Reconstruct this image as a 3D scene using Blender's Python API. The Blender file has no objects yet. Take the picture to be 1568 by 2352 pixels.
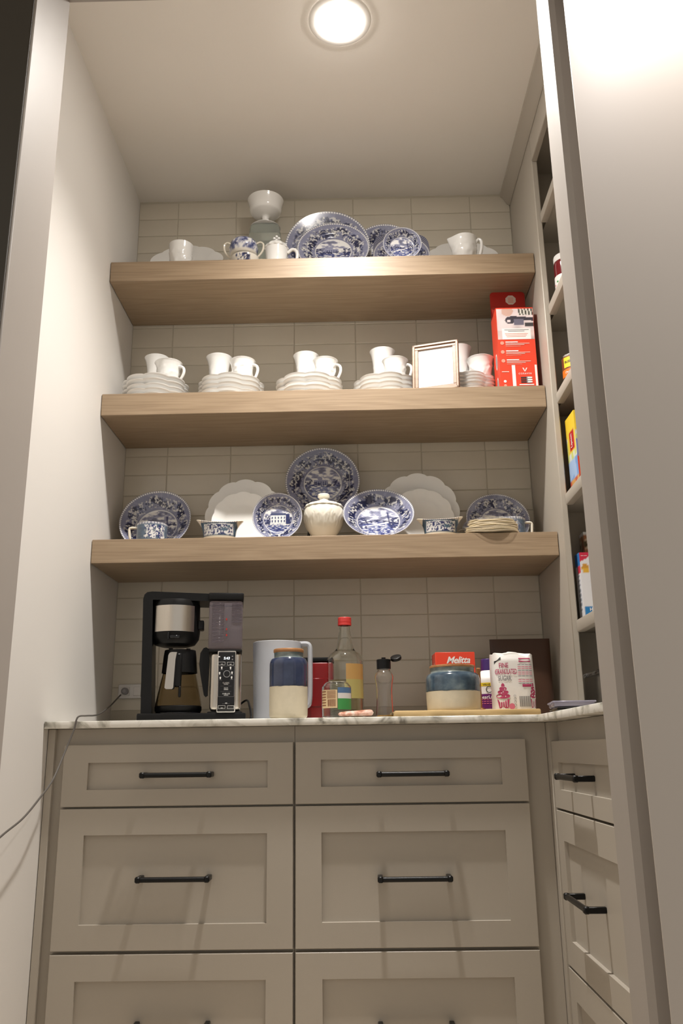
import bpy, bmesh, math, random
import numpy as np
from mathutils import Matrix, Vector

random.seed(7)
S = bpy.context.scene
COL = S.collection
PI = math.pi

# ------------------------------------------------------------------ camera, world, exposure
CAM = np.array([0.7894, -2.7770, 0.8356])
PITCH, YAW, ROLL, FPX = 0.27366, 0.01409, -0.01421, 1948.12
_f = np.array([-math.sin(YAW) * math.cos(PITCH), math.cos(YAW) * math.cos(PITCH), math.sin(PITCH)])
_r = np.array([math.cos(YAW), math.sin(YAW), 0.0])
_u = np.cross(_r, _f)
CR = math.cos(ROLL) * _r + math.sin(ROLL) * _u
CU = -math.sin(ROLL) * _r + math.cos(ROLL) * _u
cam_data = bpy.data.cameras.new('camera')
cam = bpy.data.objects.new('camera', cam_data)
COL.objects.link(cam)
cam.matrix_world = Matrix(((CR[0], CU[0], -_f[0], CAM[0]), (CR[1], CU[1], -_f[1], CAM[1]),
                           (CR[2], CU[2], -_f[2], CAM[2]), (0, 0, 0, 1)))
cam_data.sensor_fit = 'HORIZONTAL'
cam_data.sensor_width = 36.0
cam_data.lens = FPX / 1568 * 36.0
cam_data.clip_start = 0.02
S.camera = cam

world = bpy.data.worlds.new('world')
S.world = world
world.use_nodes = True
world.node_tree.nodes['Background'].inputs['Color'].default_value = (1.0, 0.94, 0.87, 1)
world.node_tree.nodes['Background'].inputs['Strength'].default_value = 0.52

S.view_settings.view_transform = 'Standard'
S.view_settings.look = 'None'
S.view_settings.gamma = 1.0
S.view_settings.use_curve_mapping = False
S.view_settings.exposure = 0.0

PANTRY_LAMP = 262.0      # watts of the pantry downlight
HALL_LAMP = 78.0         # watts of the hall downlight
LAMP_COLOUR = (1.0, 0.948, 0.895)

# ------------------------------------------------------------------ measures of the room
W = 1.4015          # pantry width
H = 2.855           # ceiling
SD = 0.305          # shelf depth
ST = 0.0737         # shelf thickness
Z1, Z2, Z3 = 2.4051, 1.9319, 1.4570
ZC, CT = 0.915, 0.0175
DC = 0.585          # counter front
XI = 1.244          # inner edge of the counter's return
YJ0, YJ1 = -1.27, -1.437   # door jamb
XJ0, XJ1 = 0.178, 1.2115
ZH = 2.452
HALLZ = 2.56


def at(px, py, Y=None, X=None, Z=None):
    d = _f + CR * (px - 784) / FPX - CU * (py - 1176) / FPX
    if Y is not None:
        k = (Y - CAM[1]) / d[1]
    elif X is not None:
        k = (X - CAM[0]) / d[0]
    else:
        k = (Z - CAM[2]) / d[2]
    return CAM + d * k


def proj(P):
    d = np.asarray(P, float) - CAM
    w = d @ _f
    return 784 + FPX * (d @ CR) / w, 1176 - FPX * (d @ CU) / w


# ------------------------------------------------------------------ materials
def hexl(r, g, b):
    f = lambda c: (c / 255 / 12.92) if c / 255 <= .04045 else ((c / 255 + .055) / 1.055) ** 2.4
    return (f(r), f(g), f(b))


MATS = {}


def mat(name, col, rough=0.5, metal=0.0, trans=0.0, ior=1.45, coat=0.0, bump=None, var=None, spec=None, emit=None,
        alpha=None, sss=0.0):
    if name in MATS:
        return MATS[name]
    m = bpy.data.materials.new(name)
    m.use_nodes = True
    nt = m.node_tree
    b = nt.nodes['Principled BSDF']
    b.inputs['Base Color'].default_value = (*col, 1)
    b.inputs['Roughness'].default_value = rough
    b.inputs['Metallic'].default_value = metal
    b.inputs['Transmission Weight'].default_value = trans
    b.inputs['IOR'].default_value = ior
    b.inputs['Coat Weight'].default_value = coat
    b.inputs['Coat Roughness'].default_value = 0.08
    if sss:
        b.inputs['Subsurface Weight'].default_value = sss
        b.inputs['Subsurface Radius'].default_value = (0.02, 0.018, 0.015)
        b.inputs['Subsurface Scale'].default_value = 0.4
    if spec is not None:
        b.inputs['Specular IOR Level'].default_value = spec
    if alpha is not None:
        b.inputs['Alpha'].default_value = alpha
    if emit:
        b.inputs['Emission Color'].default_value = (*emit[0], 1)
        b.inputs['Emission Strength'].default_value = emit[1]
    tc = None
    if var or bump:
        tc = nt.nodes.new('ShaderNodeTexCoord')
    if var:      # (scale, amount, stretch)
        mp = nt.nodes.new('ShaderNodeMapping')
        mp.inputs['Scale'].default_value = var[2] if len(var) > 2 else (1, 1, 1)
        nt.links.new(tc.outputs['Object'], mp.inputs['Vector'])
        n = nt.nodes.new('ShaderNodeTexNoise')
        n.inputs['Scale'].default_value = var[0]
        n.inputs['Detail'].default_value = 4
        nt.links.new(mp.outputs[0], n.inputs['Vector'])
        r = nt.nodes.new('ShaderNodeValToRGB')
        a = var[1]
        r.color_ramp.elements[0].position = 0.3
        r.color_ramp.elements[1].position = 0.7
        r.color_ramp.elements[0].color = (*[c * (1 - a) for c in col], 1)
        r.color_ramp.elements[1].color = (*[min(1, c * (1 + a)) for c in col], 1)
        nt.links.new(n.outputs['Fac'], r.inputs[0])
        nt.links.new(r.outputs[0], b.inputs['Base Color'])
    if bump:     # (scale, strength, stretch)
        mp2 = nt.nodes.new('ShaderNodeMapping')
        mp2.inputs['Scale'].default_value = bump[2] if len(bump) > 2 else (1, 1, 1)
        nt.links.new(tc.outputs['Object'], mp2.inputs['Vector'])
        n2 = nt.nodes.new('ShaderNodeTexNoise')
        n2.inputs['Scale'].default_value = bump[0]
        n2.inputs['Detail'].default_value = 3
        nt.links.new(mp2.outputs[0], n2.inputs['Vector'])
        bp = nt.nodes.new('ShaderNodeBump')
        bp.inputs['Strength'].default_value = bump[1]
        bp.inputs['Distance'].default_value = 0.002
        nt.links.new(n2.outputs['Fac'], bp.inputs['Height'])
        nt.links.new(bp.outputs[0], b.inputs['Normal'])
    MATS[name] = m
    return m


def ramp_mat(name, kind, scale, stretch, stops, rough, bump=0.0, detail=6, distortion=0.0, axis_wave=None, coat=0.0):
    m = bpy.data.materials.new(name)
    m.use_nodes = True
    nt = m.node_tree
    b = nt.nodes['Principled BSDF']
    b.inputs['Roughness'].default_value = rough
    b.inputs['Coat Weight'].default_value = coat
    tc = nt.nodes.new('ShaderNodeTexCoord')
    mp = nt.nodes.new('ShaderNodeMapping')
    mp.inputs['Scale'].default_value = stretch
    nt.links.new(tc.outputs['Object'], mp.inputs['Vector'])
    if kind == 'noise':
        n = nt.nodes.new('ShaderNodeTexNoise')
        n.inputs['Scale'].default_value = scale
        n.inputs['Detail'].default_value = detail
        n.inputs['Distortion'].default_value = distortion
        out = n.outputs['Fac']
    else:
        n = nt.nodes.new('ShaderNodeTexWave')
        n.wave_type = 'BANDS'
        n.bands_direction = axis_wave or 'Z'
        n.inputs['Scale'].default_value = scale
        n.inputs['Distortion'].default_value = distortion
        n.inputs['Detail'].default_value = 3
        n.inputs['Detail Scale'].default_value = 1.2
        out = n.outputs['Fac']
    nt.links.new(mp.outputs[0], n.inputs['Vector'])
    r = nt.nodes.new('ShaderNodeValToRGB')
    while len(r.color_ramp.elements) < len(stops):
        r.color_ramp.elements.new(0.5)
    for e, (p, c) in zip(r.color_ramp.elements, stops):
        e.position = p
        e.color = (*c, 1)
    nt.links.new(out, r.inputs[0])
    nt.links.new(r.outputs[0], b.inputs['Base Color'])
    if bump:
        bp = nt.nodes.new('ShaderNodeBump')
        bp.inputs['Strength'].default_value = bump
        bp.inputs['Distance'].default_value = 0.001
        nt.links.new(out, bp.inputs['Height'])
        nt.links.new(bp.outputs[0], b.inputs['Normal'])
    MATS[name] = m
    return m


def attr_mat(name, rough=0.2, coat=0.0, bumpscale=None):
    m = bpy.data.materials.new(name)
    m.use_nodes = True
    nt = m.node_tree
    b = nt.nodes['Principled BSDF']
    a = nt.nodes.new('ShaderNodeAttribute')
    a.attribute_name = 'Col'
    nt.links.new(a.outputs['Color'], b.inputs['Base Color'])
    b.inputs['Roughness'].default_value = rough
    b.inputs['Coat Weight'].default_value = coat
    MATS[name] = m
    return m


def oak_mat():
    m = bpy.data.materials.new('oak')
    m.use_nodes = True
    nt = m.node_tree
    L = nt.links.new
    b = nt.nodes['Principled BSDF']
    b.inputs['Roughness'].default_value = 0.42
    tc = nt.nodes.new('ShaderNodeTexCoord')
    mp = nt.nodes.new('ShaderNodeMapping')
    mp.inputs['Scale'].default_value = (0.55, 7.0, 7.0)
    L(tc.outputs['Object'], mp.inputs['Vector'])
    n = nt.nodes.new('ShaderNodeTexNoise')            # broad cathedral figure
    n.inputs['Scale'].default_value = 1.6
    n.inputs['Detail'].default_value = 1.5
    n.inputs['Distortion'].default_value = 0.5
    L(mp.outputs[0], n.inputs['Vector'])
    mul = nt.nodes.new('ShaderNodeMath')
    mul.operation = 'MULTIPLY'
    mul.inputs[1].default_value = 26.0
    L(n.outputs['Fac'], mul.inputs[0])
    fr = nt.nodes.new('ShaderNodeMath')
    fr.operation = 'PINGPONG'
    fr.inputs[1].default_value = 1.0
    L(mul.outputs[0], fr.inputs[0])
    mp2 = nt.nodes.new('ShaderNodeMapping')
    mp2.inputs['Scale'].default_value = (3.0, 120.0, 120.0)
    L(tc.outputs['Object'], mp2.inputs['Vector'])
    n2 = nt.nodes.new('ShaderNodeTexNoise')           # pores
    n2.inputs['Scale'].default_value = 2.0
    n2.inputs['Detail'].default_value = 4
    L(mp2.outputs[0], n2.inputs['Vector'])
    mixf = nt.nodes.new('ShaderNodeMath')
    mixf.operation = 'MULTIPLY_ADD'
    mixf.inputs[1].default_value = 0.20
    L(fr.outputs[0], mixf.inputs[0])
    L(n2.outputs['Fac'], mixf.inputs[2])
    r = nt.nodes.new('ShaderNodeValToRGB')
    r.color_ramp.elements[0].position = 0.28
    r.color_ramp.elements[0].color = (0.245, 0.172, 0.105, 1)
    r.color_ramp.elements[1].position = 0.92
    r.color_ramp.elements[1].color = (0.365, 0.27, 0.175, 1)
    L(mixf.outputs[0], r.inputs[0])
    L(r.outputs[0], b.inputs['Base Color'])
    bp = nt.nodes.new('ShaderNodeBump')
    bp.inputs['Strength'].default_value = 0.12
    bp.inputs['Distance'].default_value = 0.001
    L(n2.outputs['Fac'], bp.inputs['Height'])
    L(bp.outputs[0], b.inputs['Normal'])
    MATS['oak'] = m
    return m


WALL = mat('wall_paint', (0.71, 0.685, 0.645), 0.55, bump=(220, 0.05))
CEIL = mat('ceiling_paint', (0.80, 0.765, 0.71), 0.7, bump=(160, 0.08))
CAB = mat('cabinet_paint', (0.415, 0.376, 0.318), 0.42, bump=(300, 0.04))
JAMB = mat('jamb_paint', (0.37, 0.335, 0.30), 0.5, bump=(14, 0.12, (3, 3, 0.6)))
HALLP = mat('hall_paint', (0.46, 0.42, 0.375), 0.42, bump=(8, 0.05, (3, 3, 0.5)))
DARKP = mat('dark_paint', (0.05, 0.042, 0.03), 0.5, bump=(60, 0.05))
GROUT = mat('grout', (0.47, 0.43, 0.345), 0.85, bump=(400, 0.2))
TILE = mat('tile', (0.57, 0.525, 0.435), 0.16, bump=(7, 0.12), var=(5, 0.06))
FLOOR = ramp_mat('floor_wood', 'noise', 3, (0.6, 9, 1), [(0.3, (0.50, 0.41, 0.31)), (0.7, (0.64, 0.54, 0.42))], 0.4)
OAK = oak_mat()
MARBLE = ramp_mat('marble', 'noise', 16, (1, 1, 1.2), [(0.34, (0.22, 0.205, 0.17)), (0.45, (0.60, 0.58, 0.51)), (0.56, (0.80, 0.78, 0.72))], 0.18, detail=9, distortion=0.9)
MILK = mat('milk_glass', (0.83, 0.825, 0.80), 0.16, coat=0.4)
MILKC = mat('milk_glass_cream', (0.80, 0.765, 0.66), 0.2, coat=0.3)
CREAM = mat('cream_glaze', (0.76, 0.70, 0.58), 0.18, coat=0.4)
PRINT = attr_mat('transferware', 0.16, 0.4)
PRINTM = attr_mat('printed_card', 0.38)
BLACKM = mat('black_metal', (0.014, 0.014, 0.014), 0.32, metal=0.6, bump=(900, 0.2))
BLACKP = mat('black_plastic', (0.006, 0.006, 0.0062), 0.38, spec=0.3)
BLACKG = mat('black_gloss', (0.008, 0.008, 0.009), 0.08)
STEEL = mat('brushed_steel', (0.62, 0.58, 0.52), 0.28, metal=1.0, bump=(60, 0.1, (6, 6, 0.15)))
CHROME = mat('silver_trim', (0.72, 0.71, 0.69), 0.2, metal=1.0)
SMOKE = mat('smoked_plastic', (0.50, 0.45, 0.52), 0.12, trans=0.85, ior=1.3)
GLASS = mat('clear_glass', (0.975, 0.99, 0.965), 0.015, trans=1.0, ior=1.42)
GLASSG = mat('green_tint_glass', (0.93, 0.97, 0.95), 0.12, trans=0.92, ior=1.12)
CARAFE = mat('carafe_glass', (0.66, 0.58, 0.45), 0.03, trans=1.0, ior=1.15)
CLEARP = mat('clear_plastic', (0.98, 0.98, 0.985), 0.04, trans=1.0, ior=1.36)
FROST = mat('frosted_plastic', (0.72, 0.74, 0.78), 0.45, trans=0.45, ior=1.25)
VIOLETP = mat('violet_clear_plastic', (0.60, 0.57, 0.68), 0.2, trans=0.6, ior=1.25)
REDC = mat('red_card', (0.74, 0.062, 0.028), 0.4)
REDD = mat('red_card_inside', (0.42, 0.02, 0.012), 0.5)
REDTIN = mat('red_tin', (0.20, 0.004, 0.005), 0.3)
REDCAP = mat('red_cap', (0.60, 0.05, 0.045), 0.35)
WHITEP = mat('white_print', (0.82, 0.81, 0.79), 0.5)
PALE = mat('pale_print', (0.72, 0.62, 0.55), 0.5)
PALERED = mat('pale_red_print', (0.78, 0.30, 0.22), 0.5)
GREYP = mat('grey_print', (0.25, 0.24, 0.25), 0.5)
BLACKI = mat('black_print', (0.03, 0.028, 0.03), 0.5)
PINK = mat('pink_print', (0.45, 0.05, 0.13), 0.5)
PINKL = mat('light_pink_print', (0.68, 0.17, 0.26), 0.5)
PURPLE = mat('purple_print', (0.13, 0.015, 0.14), 0.4)
PURPLEC = mat('purple_cap', (0.055, 0.022, 0.14), 0.35)
YELLOW = mat('yellow_print', (0.80, 0.60, 0.03), 0.45)
BLUEP = mat('blue_print', (0.02, 0.16, 0.45), 0.45)
ORANGE = mat('orange_print', (0.72, 0.17, 0.02), 0.45)
BROWNP = mat('brown_print', (0.19, 0.05, 0.018), 0.45)
GREENP = mat('green_print', (0.05, 0.27, 0.07), 0.45)
BEIGEP = mat('beige_label', (0.66, 0.50, 0.29), 0.55)
KRAFT = mat('brown_pouch', (0.050, 0.022, 0.012), 0.38, bump=(18, 0.5))
PAPER = mat('white_paper', (0.78, 0.775, 0.765), 0.6)
BAGP = mat('sugar_paper', (0.80, 0.775, 0.74), 0.5, bump=(35, 0.25))
LIDWOOD = ramp_mat('lid_wood', 'noise', 14, (0.6, 5, 1), [(0.3, (0.30, 0.13, 0.045)), (0.7, (0.50, 0.26, 0.11))], 0.4)
BOARD = ramp_mat('board_wood', 'noise', 9, (0.5, 6, 3), [(0.25, (0.42, 0.27, 0.10)), (0.75, (0.66, 0.49, 0.25))], 0.45)
FRAMEW = ramp_mat('frame_wood', 'noise', 25, (1, 4, 4), [(0.3, (0.25, 0.145, 0.085)), (0.7, (0.33, 0.205, 0.125))], 0.42)
BLUEGLAZE = ramp_mat('blue_glaze', 'noise', 16, (1, 1, 1.2), [(0.3, (0.018, 0.027, 0.062)), (0.7, (0.045, 0.062, 0.125))], 0.12, coat=0.5)
TEALGLAZE = ramp_mat('teal_glaze', 'noise', 22, (1, 1, 1.2), [(0.28, (0.016, 0.028, 0.05)), (0.5, (0.055, 0.09, 0.125)), (0.75, (0.19, 0.245, 0.265))], 0.14, coat=0.5)
GREYGLAZE = ramp_mat('grey_glaze', 'noise', 30, (1, 1, 2), [(0.35, (0.10, 0.14, 0.15)), (0.7, (0.30, 0.33, 0.30))], 0.2)
STONEW = mat('stoneware', (0.62, 0.555, 0.42), 0.42, var=(60, 0.04))
FILTER = mat('filter_paper', (0.90, 0.81, 0.63), 0.7, bump=(120, 0.3))
FILM = mat('clear_film', (0.93, 0.93, 0.95), 0.1, trans=1.0, ior=1.08, alpha=0.35)
CABLE = mat('grey_cable', (0.10, 0.09, 0.08), 0.45)
PLASTICW = mat('white_plastic', (0.66, 0.64, 0.62), 0.35)
AGATE = ramp_mat('pink_marble', 'noise', 40, (1, 1, 1), [(0.3, (0.30, 0.09, 0.05)), (0.5, (0.62, 0.34, 0.25)), (0.7, (0.80, 0.66, 0.58))], 0.25, distortion=1.5)
AMBER = mat('amber_label', (0.46, 0.27, 0.09), 0.35)
OLIVE = mat('olive_label', (0.40, 0.34, 0.12), 0.35)
HONEY = mat('honey', (0.75, 0.42, 0.06), 0.1, trans=0.6, ior=1.3)
JAM = mat('red_jam', (0.16, 0.006, 0.012), 0.08, coat=0.5)
DIGIT = mat('lit_digits', (0.9, 0.95, 1.0), 0.4, emit=((0.85, 0.93, 1.0), 1.1))
LENS = mat('lamp_lens', (1, 1, 1), 0.4, emit=(LAMP_COLOUR, 170.0))
LENSH = mat('hall_lamp_lens', (1, 1, 1), 0.4, emit=((1.0, 0.93, 0.90), 14.0))
TRIMW = mat('lamp_trim', (0.80, 0.78, 0.74), 0.4)


# ------------------------------------------------------------------ geometry helpers
def rotm(rx=0, ry=0, rz=0):
    return Matrix.Rotation(rz, 3, 'Z') @ Matrix.Rotation(ry, 3, 'Y') @ Matrix.Rotation(rx, 3, 'X')


class G:
    def __init__(s):
        s.V, s.F, s.C, s.MI = [], [], [], []

    def add(s, V, F, M=None, off=(0, 0, 0), C=None, mi=0):
        b = len(s.V)
        for v in V:
            v = Vector(v)
            if M is not None:
                v = M @ v
            s.V.append((v[0] + off[0], v[1] + off[1], v[2] + off[2]))
        s.F += [tuple(i + b for i in f) for f in F]
        s.MI += [mi] * len(F)
        if C is not None:
            s.C += list(C)
        return s

    def box(s, x0, x1, y0, y1, z0, z1, bev=0.0, M=None, off=(0, 0, 0), mi=0, seg=1):
        if bev <= 0:
            V = [(x, y, z) for z in (z0, z1) for y in (y0, y1) for x in (x0, x1)]
            F = [(0, 2, 3, 1), (4, 5, 7, 6), (0, 1, 5, 4), (2, 6, 7, 3), (0, 4, 6, 2), (1, 3, 7, 5)]
            return s.add(V, F, M, off, mi=mi)
        bm = bmesh.new()
        bmesh.ops.create_cube(bm, size=1)
        for v in bm.verts:
            v.co = ((x0 + x1) / 2 + v.co.x * (x1 - x0), (y0 + y1) / 2 + v.co.y * (y1 - y0), (z0 + z1) / 2 + v.co.z * (z1 - z0))
        bmesh.ops.bevel(bm, geom=bm.edges[:], offset=min(bev, abs(x1 - x0) * .49, abs(y1 - y0) * .49, abs(z1 - z0) * .49),
                        segments=seg, affect='EDGES', profile=0.5)
        bm.verts.index_update()
        V = [v.co[:] for v in bm.verts]
        F = [[v.index for v in f.verts] for f in bm.faces]
        bm.free()
        return s.add(V, F, M, off, mi=mi)

    def lathe(s, prof, seg=40, fn=None, M=None, off=(0, 0, 0), col=None, mi=0, a0=0.0):
        V, F, ids = [], [], []
        for k, (r, z) in enumerate(prof):
            row = []
            if r < 1e-6:
                row = [len(V)]
                V.append(fn(0.0, 0.0, z, k) if fn else (0, 0, z))
            else:
                for j in range(seg):
                    t = 2 * PI * j / seg + a0
                    row.append(len(V))
                    V.append(fn(t, r, z, k) if fn else (r * math.cos(t), r * math.sin(t), z))
            ids.append(row)
        for a, b in zip(ids[:-1], ids[1:]):
            if len(a) == 1 and len(b) == 1:
                continue
            for j in range(seg):
                j2 = (j + 1) % seg
                if len(a) == 1:
                    F.append((a[0], b[j2], b[j]))
                elif len(b) == 1:
                    F.append((a[j], a[j2], b[0]))
                else:
                    F.append((a[j], a[j2], b[j2], b[j]))
        return s.add(V, F, M, off, C=col(np.array(V)) if col else None, mi=mi)

    def tube(s, pts, r, seg=8, n=None, M=None, off=(0, 0, 0), mi=0, flat=1.0):
        P = smooth_path(pts, n) if n else [Vector(p) for p in pts]
        V, F = [], []
        up = Vector((0, 0, 1))
        prev = None
        for i, p in enumerate(P):
            t = (P[min(i + 1, len(P) - 1)] - P[max(i - 1, 0)]).normalized()
            if prev is None:
                a = t.cross(up)
                if a.length < 1e-3:
                    a = t.cross(Vector((1, 0, 0)))
            else:
                a = prev - t * prev.dot(t)
            a.normalize()
            prev = a
            b = t.cross(a)
            rr = r[i * (len(r) - 1) // max(1, len(P) - 1)] if isinstance(r, (list, tuple)) else r
            for j in range(seg):
                an = 2 * PI * j / seg
                V.append(tuple(p + a * rr * math.cos(an) * flat + b * rr * math.sin(an)))
        for i in range(len(P) - 1):
            for j in range(seg):
                j2 = (j + 1) % seg
                F.append((i * seg + j, i * seg + j2, (i + 1) * seg + j2, (i + 1) * seg + j))
        F.append(tuple(range(seg - 1, -1, -1)))
        F.append(tuple((len(P) - 1) * seg + j for j in range(seg)))
        return s.add(V, F, M, off, mi=mi)

    def prism(s, outline, d0, d1, M=None, off=(0, 0, 0), mi=0):
        """outline in (x, z), extruded along y from d0 to d1"""
        n = len(outline)
        V = [(x, d0, z) for x, z in outline] + [(x, d1, z) for x, z in outline]
        F = [tuple(range(n)), tuple(range(2 * n - 1, n - 1, -1))]
        F += [(i, i + n, (i + 1) % n + n, (i + 1) % n) for i in range(n)]
        return s.add(V, F, M, off, mi=mi)

    def patch(s, R, t0, t1, z0, z1, n=12, nz=1, th=0.0006, off=(0, 0, 0), M=None, mi=0):
        """thin curved label on a cylinder of radius R; angle 0 faces -Y, positive to +X"""
        V, F = [], []
        for k in range(nz + 1):
            z = z0 + (z1 - z0) * k / nz
            for i in range(n + 1):
                t = t0 + (t1 - t0) * i / n
                V.append(((R + th) * math.sin(t), -(R + th) * math.cos(t), z))
        for k in range(nz):
            for i in range(n):
                a = k * (n + 1) + i
                F.append((a, a + 1, a + n + 2, a + n + 1))
        return s.add(V, F, M, off, mi=mi)

    def quad(s, x0, x1, z0, z1, y, M=None, off=(0, 0, 0), mi=0):
        return s.add([(x0, y, z0), (x1, y, z0), (x1, y, z1), (x0, y, z1)], [(0, 1, 2, 3)], M, off, mi=mi)

    def obj(s, name, m, parent=None, smooth=True, angle=0.65, loc=None, rot=None):
        me = bpy.data.meshes.new(name)
        me.from_pydata(s.V, [], s.F)
        ms = m if isinstance(m, (list, tuple)) else [m]
        for q in ms:
            me.materials.append(q)
        if len(ms) > 1:
            me.polygons.foreach_set('material_index', s.MI)
        if s.C:
            ca = me.color_attributes.new('Col', 'FLOAT_COLOR', 'POINT')
            c = np.ones((len(s.V), 4), np.float32)
            c[:, :3] = np.array(s.C)
            ca.data.foreach_set('color', c.ravel())
        bm = bmesh.new()
        bm.from_mesh(me)
        bmesh.ops.recalc_face_normals(bm, faces=bm.faces[:])
        bm.to_mesh(me)
        bm.free()
        if smooth:
            me.shade_smooth()
            me.set_sharp_from_angle(angle=angle)
        me.update()
        o = bpy.data.objects.new(name, me)
        COL.objects.link(o)
        if parent is not None:
            o.parent = parent
        if loc is not None:
            o.location = loc
        if rot is not None:
            o.rotation_euler = rot
        return o


def smooth_path(pts, n):
    P = [Vector(p) for p in pts]
    P = [P[0] * 2 - P[1]] + P + [P[-1] * 2 - P[-2]]
    out = []
    for i in range(1, len(P) - 2):
        for k in range(n):
            t = k / n
            a, b, c, d = P[i - 1], P[i], P[i + 1], P[i + 2]
            out.append(0.5 * (2 * b + (c - a) * t + (2 * a - 5 * b + 4 * c - d) * t * t + (3 * b - a - 3 * c + d) * t ** 3))
    out.append(P[-2])
    return out


def dense(prof, step):
    out = [prof[0]]
    for (r0, z0), (r1, z1) in zip(prof[:-1], prof[1:]):
        n = max(1, int(math.hypot(r1 - r0, z1 - z0) / step))
        out += [(r0 + (r1 - r0) * k / n, z0 + (z1 - z0) * k / n) for k in range(1, n + 1)]
    return out


def curve_prof(prof, n=5):
    P = smooth_path([(r, 0, z) for r, z in prof], n)
    return [(max(0.0, p.x), p.z) for p in P]


def vessel(outer, t, n=5):
    """closed profile of an open vessel: outer wall up, rim, inner wall down"""
    o = curve_prof(outer, n)
    inner = [(max(r - t, 0.0), max(z, t * 1.2)) for r, z in o]
    inner[-1] = (o[-1][0] - t, o[-1][1])
    rim = [(o[-1][0] - t * .5, o[-1][1] + t * .45)]
    o = [(0, o[0][1])] + o
    return o + rim + inner[::-1] + [(0, t * 1.2)]


def empty(name, loc, rz=0.0):
    o = bpy.data.objects.new(name, None)
    o.empty_display_size = 0.03
    COL.objects.link(o)
    o.location = loc
    o.rotation_euler = (0, 0, rz)
    return o


def tag(o, label, cat, group=None):
    o['label'] = label
    o['category'] = cat
    if group:
        o['group'] = group
    return o


def thing(name, label, cat, loc, rz=0.0, group=None):
    return tag(empty(name, loc, rz), label, cat, group)


def struct(o):
    o['kind'] = 'structure'
    return o


# ------------------------------------------------------------------ lettering (made first, while the scene is small)
TEXTM = {}


def make_text(key, body, shear=0.0, bold=0.0, spacing=1.0):
    cu = bpy.data.curves.new('lettering', 'FONT')
    cu.body = body
    cu.size = 1.0
    cu.align_x = 'CENTER'
    cu.align_y = 'CENTER'
    cu.shear = shear
    cu.offset = bold
    cu.space_character = spacing
    cu.resolution_u = 2
    o = bpy.data.objects.new('lettering', cu)
    COL.objects.link(o)
    dg = bpy.context.evaluated_depsgraph_get()
    me = bpy.data.meshes.new_from_object(o.evaluated_get(dg))
    V = np.array([v.co[:] for v in me.vertices])
    F = [tuple(p.vertices) for p in me.polygons]
    mn, mx = V.min(0), V.max(0)
    V[:, 0] -= (mn[0] + mx[0]) / 2
    V[:, 1] -= (mn[1] + mx[1]) / 2
    bpy.data.objects.remove(o)
    bpy.data.curves.remove(cu)
    bpy.data.meshes.remove(me)
    TEXTM[key] = (V, F, mx[0] - mn[0], mx[1] - mn[1])


for k_, b_, s_, o_, sp_ in [('melitta', 'Melitta', 0.35, 0.02, 0.92), ('aa', '4A', 0, 0, 1), ('coravin', 'CORAVIN', 0, 0, 1.25),
                            ('fine', 'FINE', 0, 0.01, 0.95), ('gran', 'GRANULATED', 0, 0.01, 0.95), ('sugar', 'SUGAR', 0, 0.01, 0.95),
                            ('clock', '5:43', 0.1, 0.012, 1.0), ('classic', 'CLASSIC', 0, 0, 1), ('rich', 'RICH', 0, 0, 1),
                            ('overice', 'OVER ICE', 0, 0, 1), ('value', 'VALUE PACK', 0.15, 0.02, 1), ('clearlax', 'ClearLax', 0, 0.01, 1),
                            ('lipton', 'Lipton', 0, 0.02, 0.95), ('bushs', "BUSH'S", 0, 0.02, 0.95), ('original', 'Original', 0.2, 0.01, 1),
                            ('baked', 'BAKED BEANS', 0, 0.01, 1), ('newlook', 'NEW LOOK', 0, 0.02, 1), ('h', 'H', 0, 0.04, 1), ('boxo', 'Bars', 0.1, 0.02, 1),
                            ('v', 'v', 0, 0.02, 1)]:
    make_text(k_, b_, s_, o_, sp_)


def text(g, key, width, x, z, yf, mi=0, height=None, M=None, rot=0.0, eps=0.0006):
    """letters on the front (-Y) side; yf is a number or a function y(x, z)"""
    V, F, w, h = TEXTM[key]
    sx = width / w
    sz = (height / h) if height else sx
    c, s_ = math.cos(rot), math.sin(rot)
    out = []
    for v in V:
        a, b = v[0] * sx, v[1] * sz
        a, b = a * c - b * s_ + x, a * s_ + b * c + z
        y = yf(a, b) if callable(yf) else yf
        out.append((a, y - eps, b))
    g.add(out, F, M, mi=mi)


# ------------------------------------------------------------------ fits from the photograph's pixels at a known depth
def fit(pl, pr, pw, pt, Y, zb):
    """centre x, radius, height of an upright round thing of axis depth Y standing on zb"""
    a, b = at(pl, pw, Y=Y), at(pr, pw, Y=Y)
    r = (b[0] - a[0]) / 2
    x = (a[0] + b[0]) / 2
    zt = at((pl + pr) / 2, pt, Y=Y - r)[2] if pt is not None else zb
    return x, r, zt - zb


# ================================================================== THE ROOM
# back wall: grout bed with single tiles
wb = struct(G().box(-0.12, W + 0.42, 0.0035, 0.12, 0, H).obj('wall_back', GROUT, smooth=False))
ks = [-2, -1, 0, 3, 8, 10, 15, 17, 22, 24, 26]
zs = [0.893, 0.966, 1.04, 1.262, 1.611, 1.76, 2.100, 2.245, 2.633, 2.776, 2.92]
rows = [float(np.interp(k, ks, zs)) for k in range(-1, 27)]
xs = [0.0] + [0.148 + 0.2205 * k for k in range(6)] + [W]
GAP = 0.0026
tile_mesh = {}


def tile_obj(w, h):
    """one bevelled tile, its size built into the mesh; equal tiles share it"""
    key = (round(w, 3), round(h, 3))
    if key not in tile_mesh:
        o = G().box(-w / 2, w / 2, 0.0016, 0.0065, -h / 2, h / 2, 0.0011).obj('tile', TILE, wb, smooth=False)
        tile_mesh[key] = o.data
        return o
    o = bpy.data.objects.new('tile', tile_mesh[key])
    COL.objects.link(o)
    o.parent = wb
    return o


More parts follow.
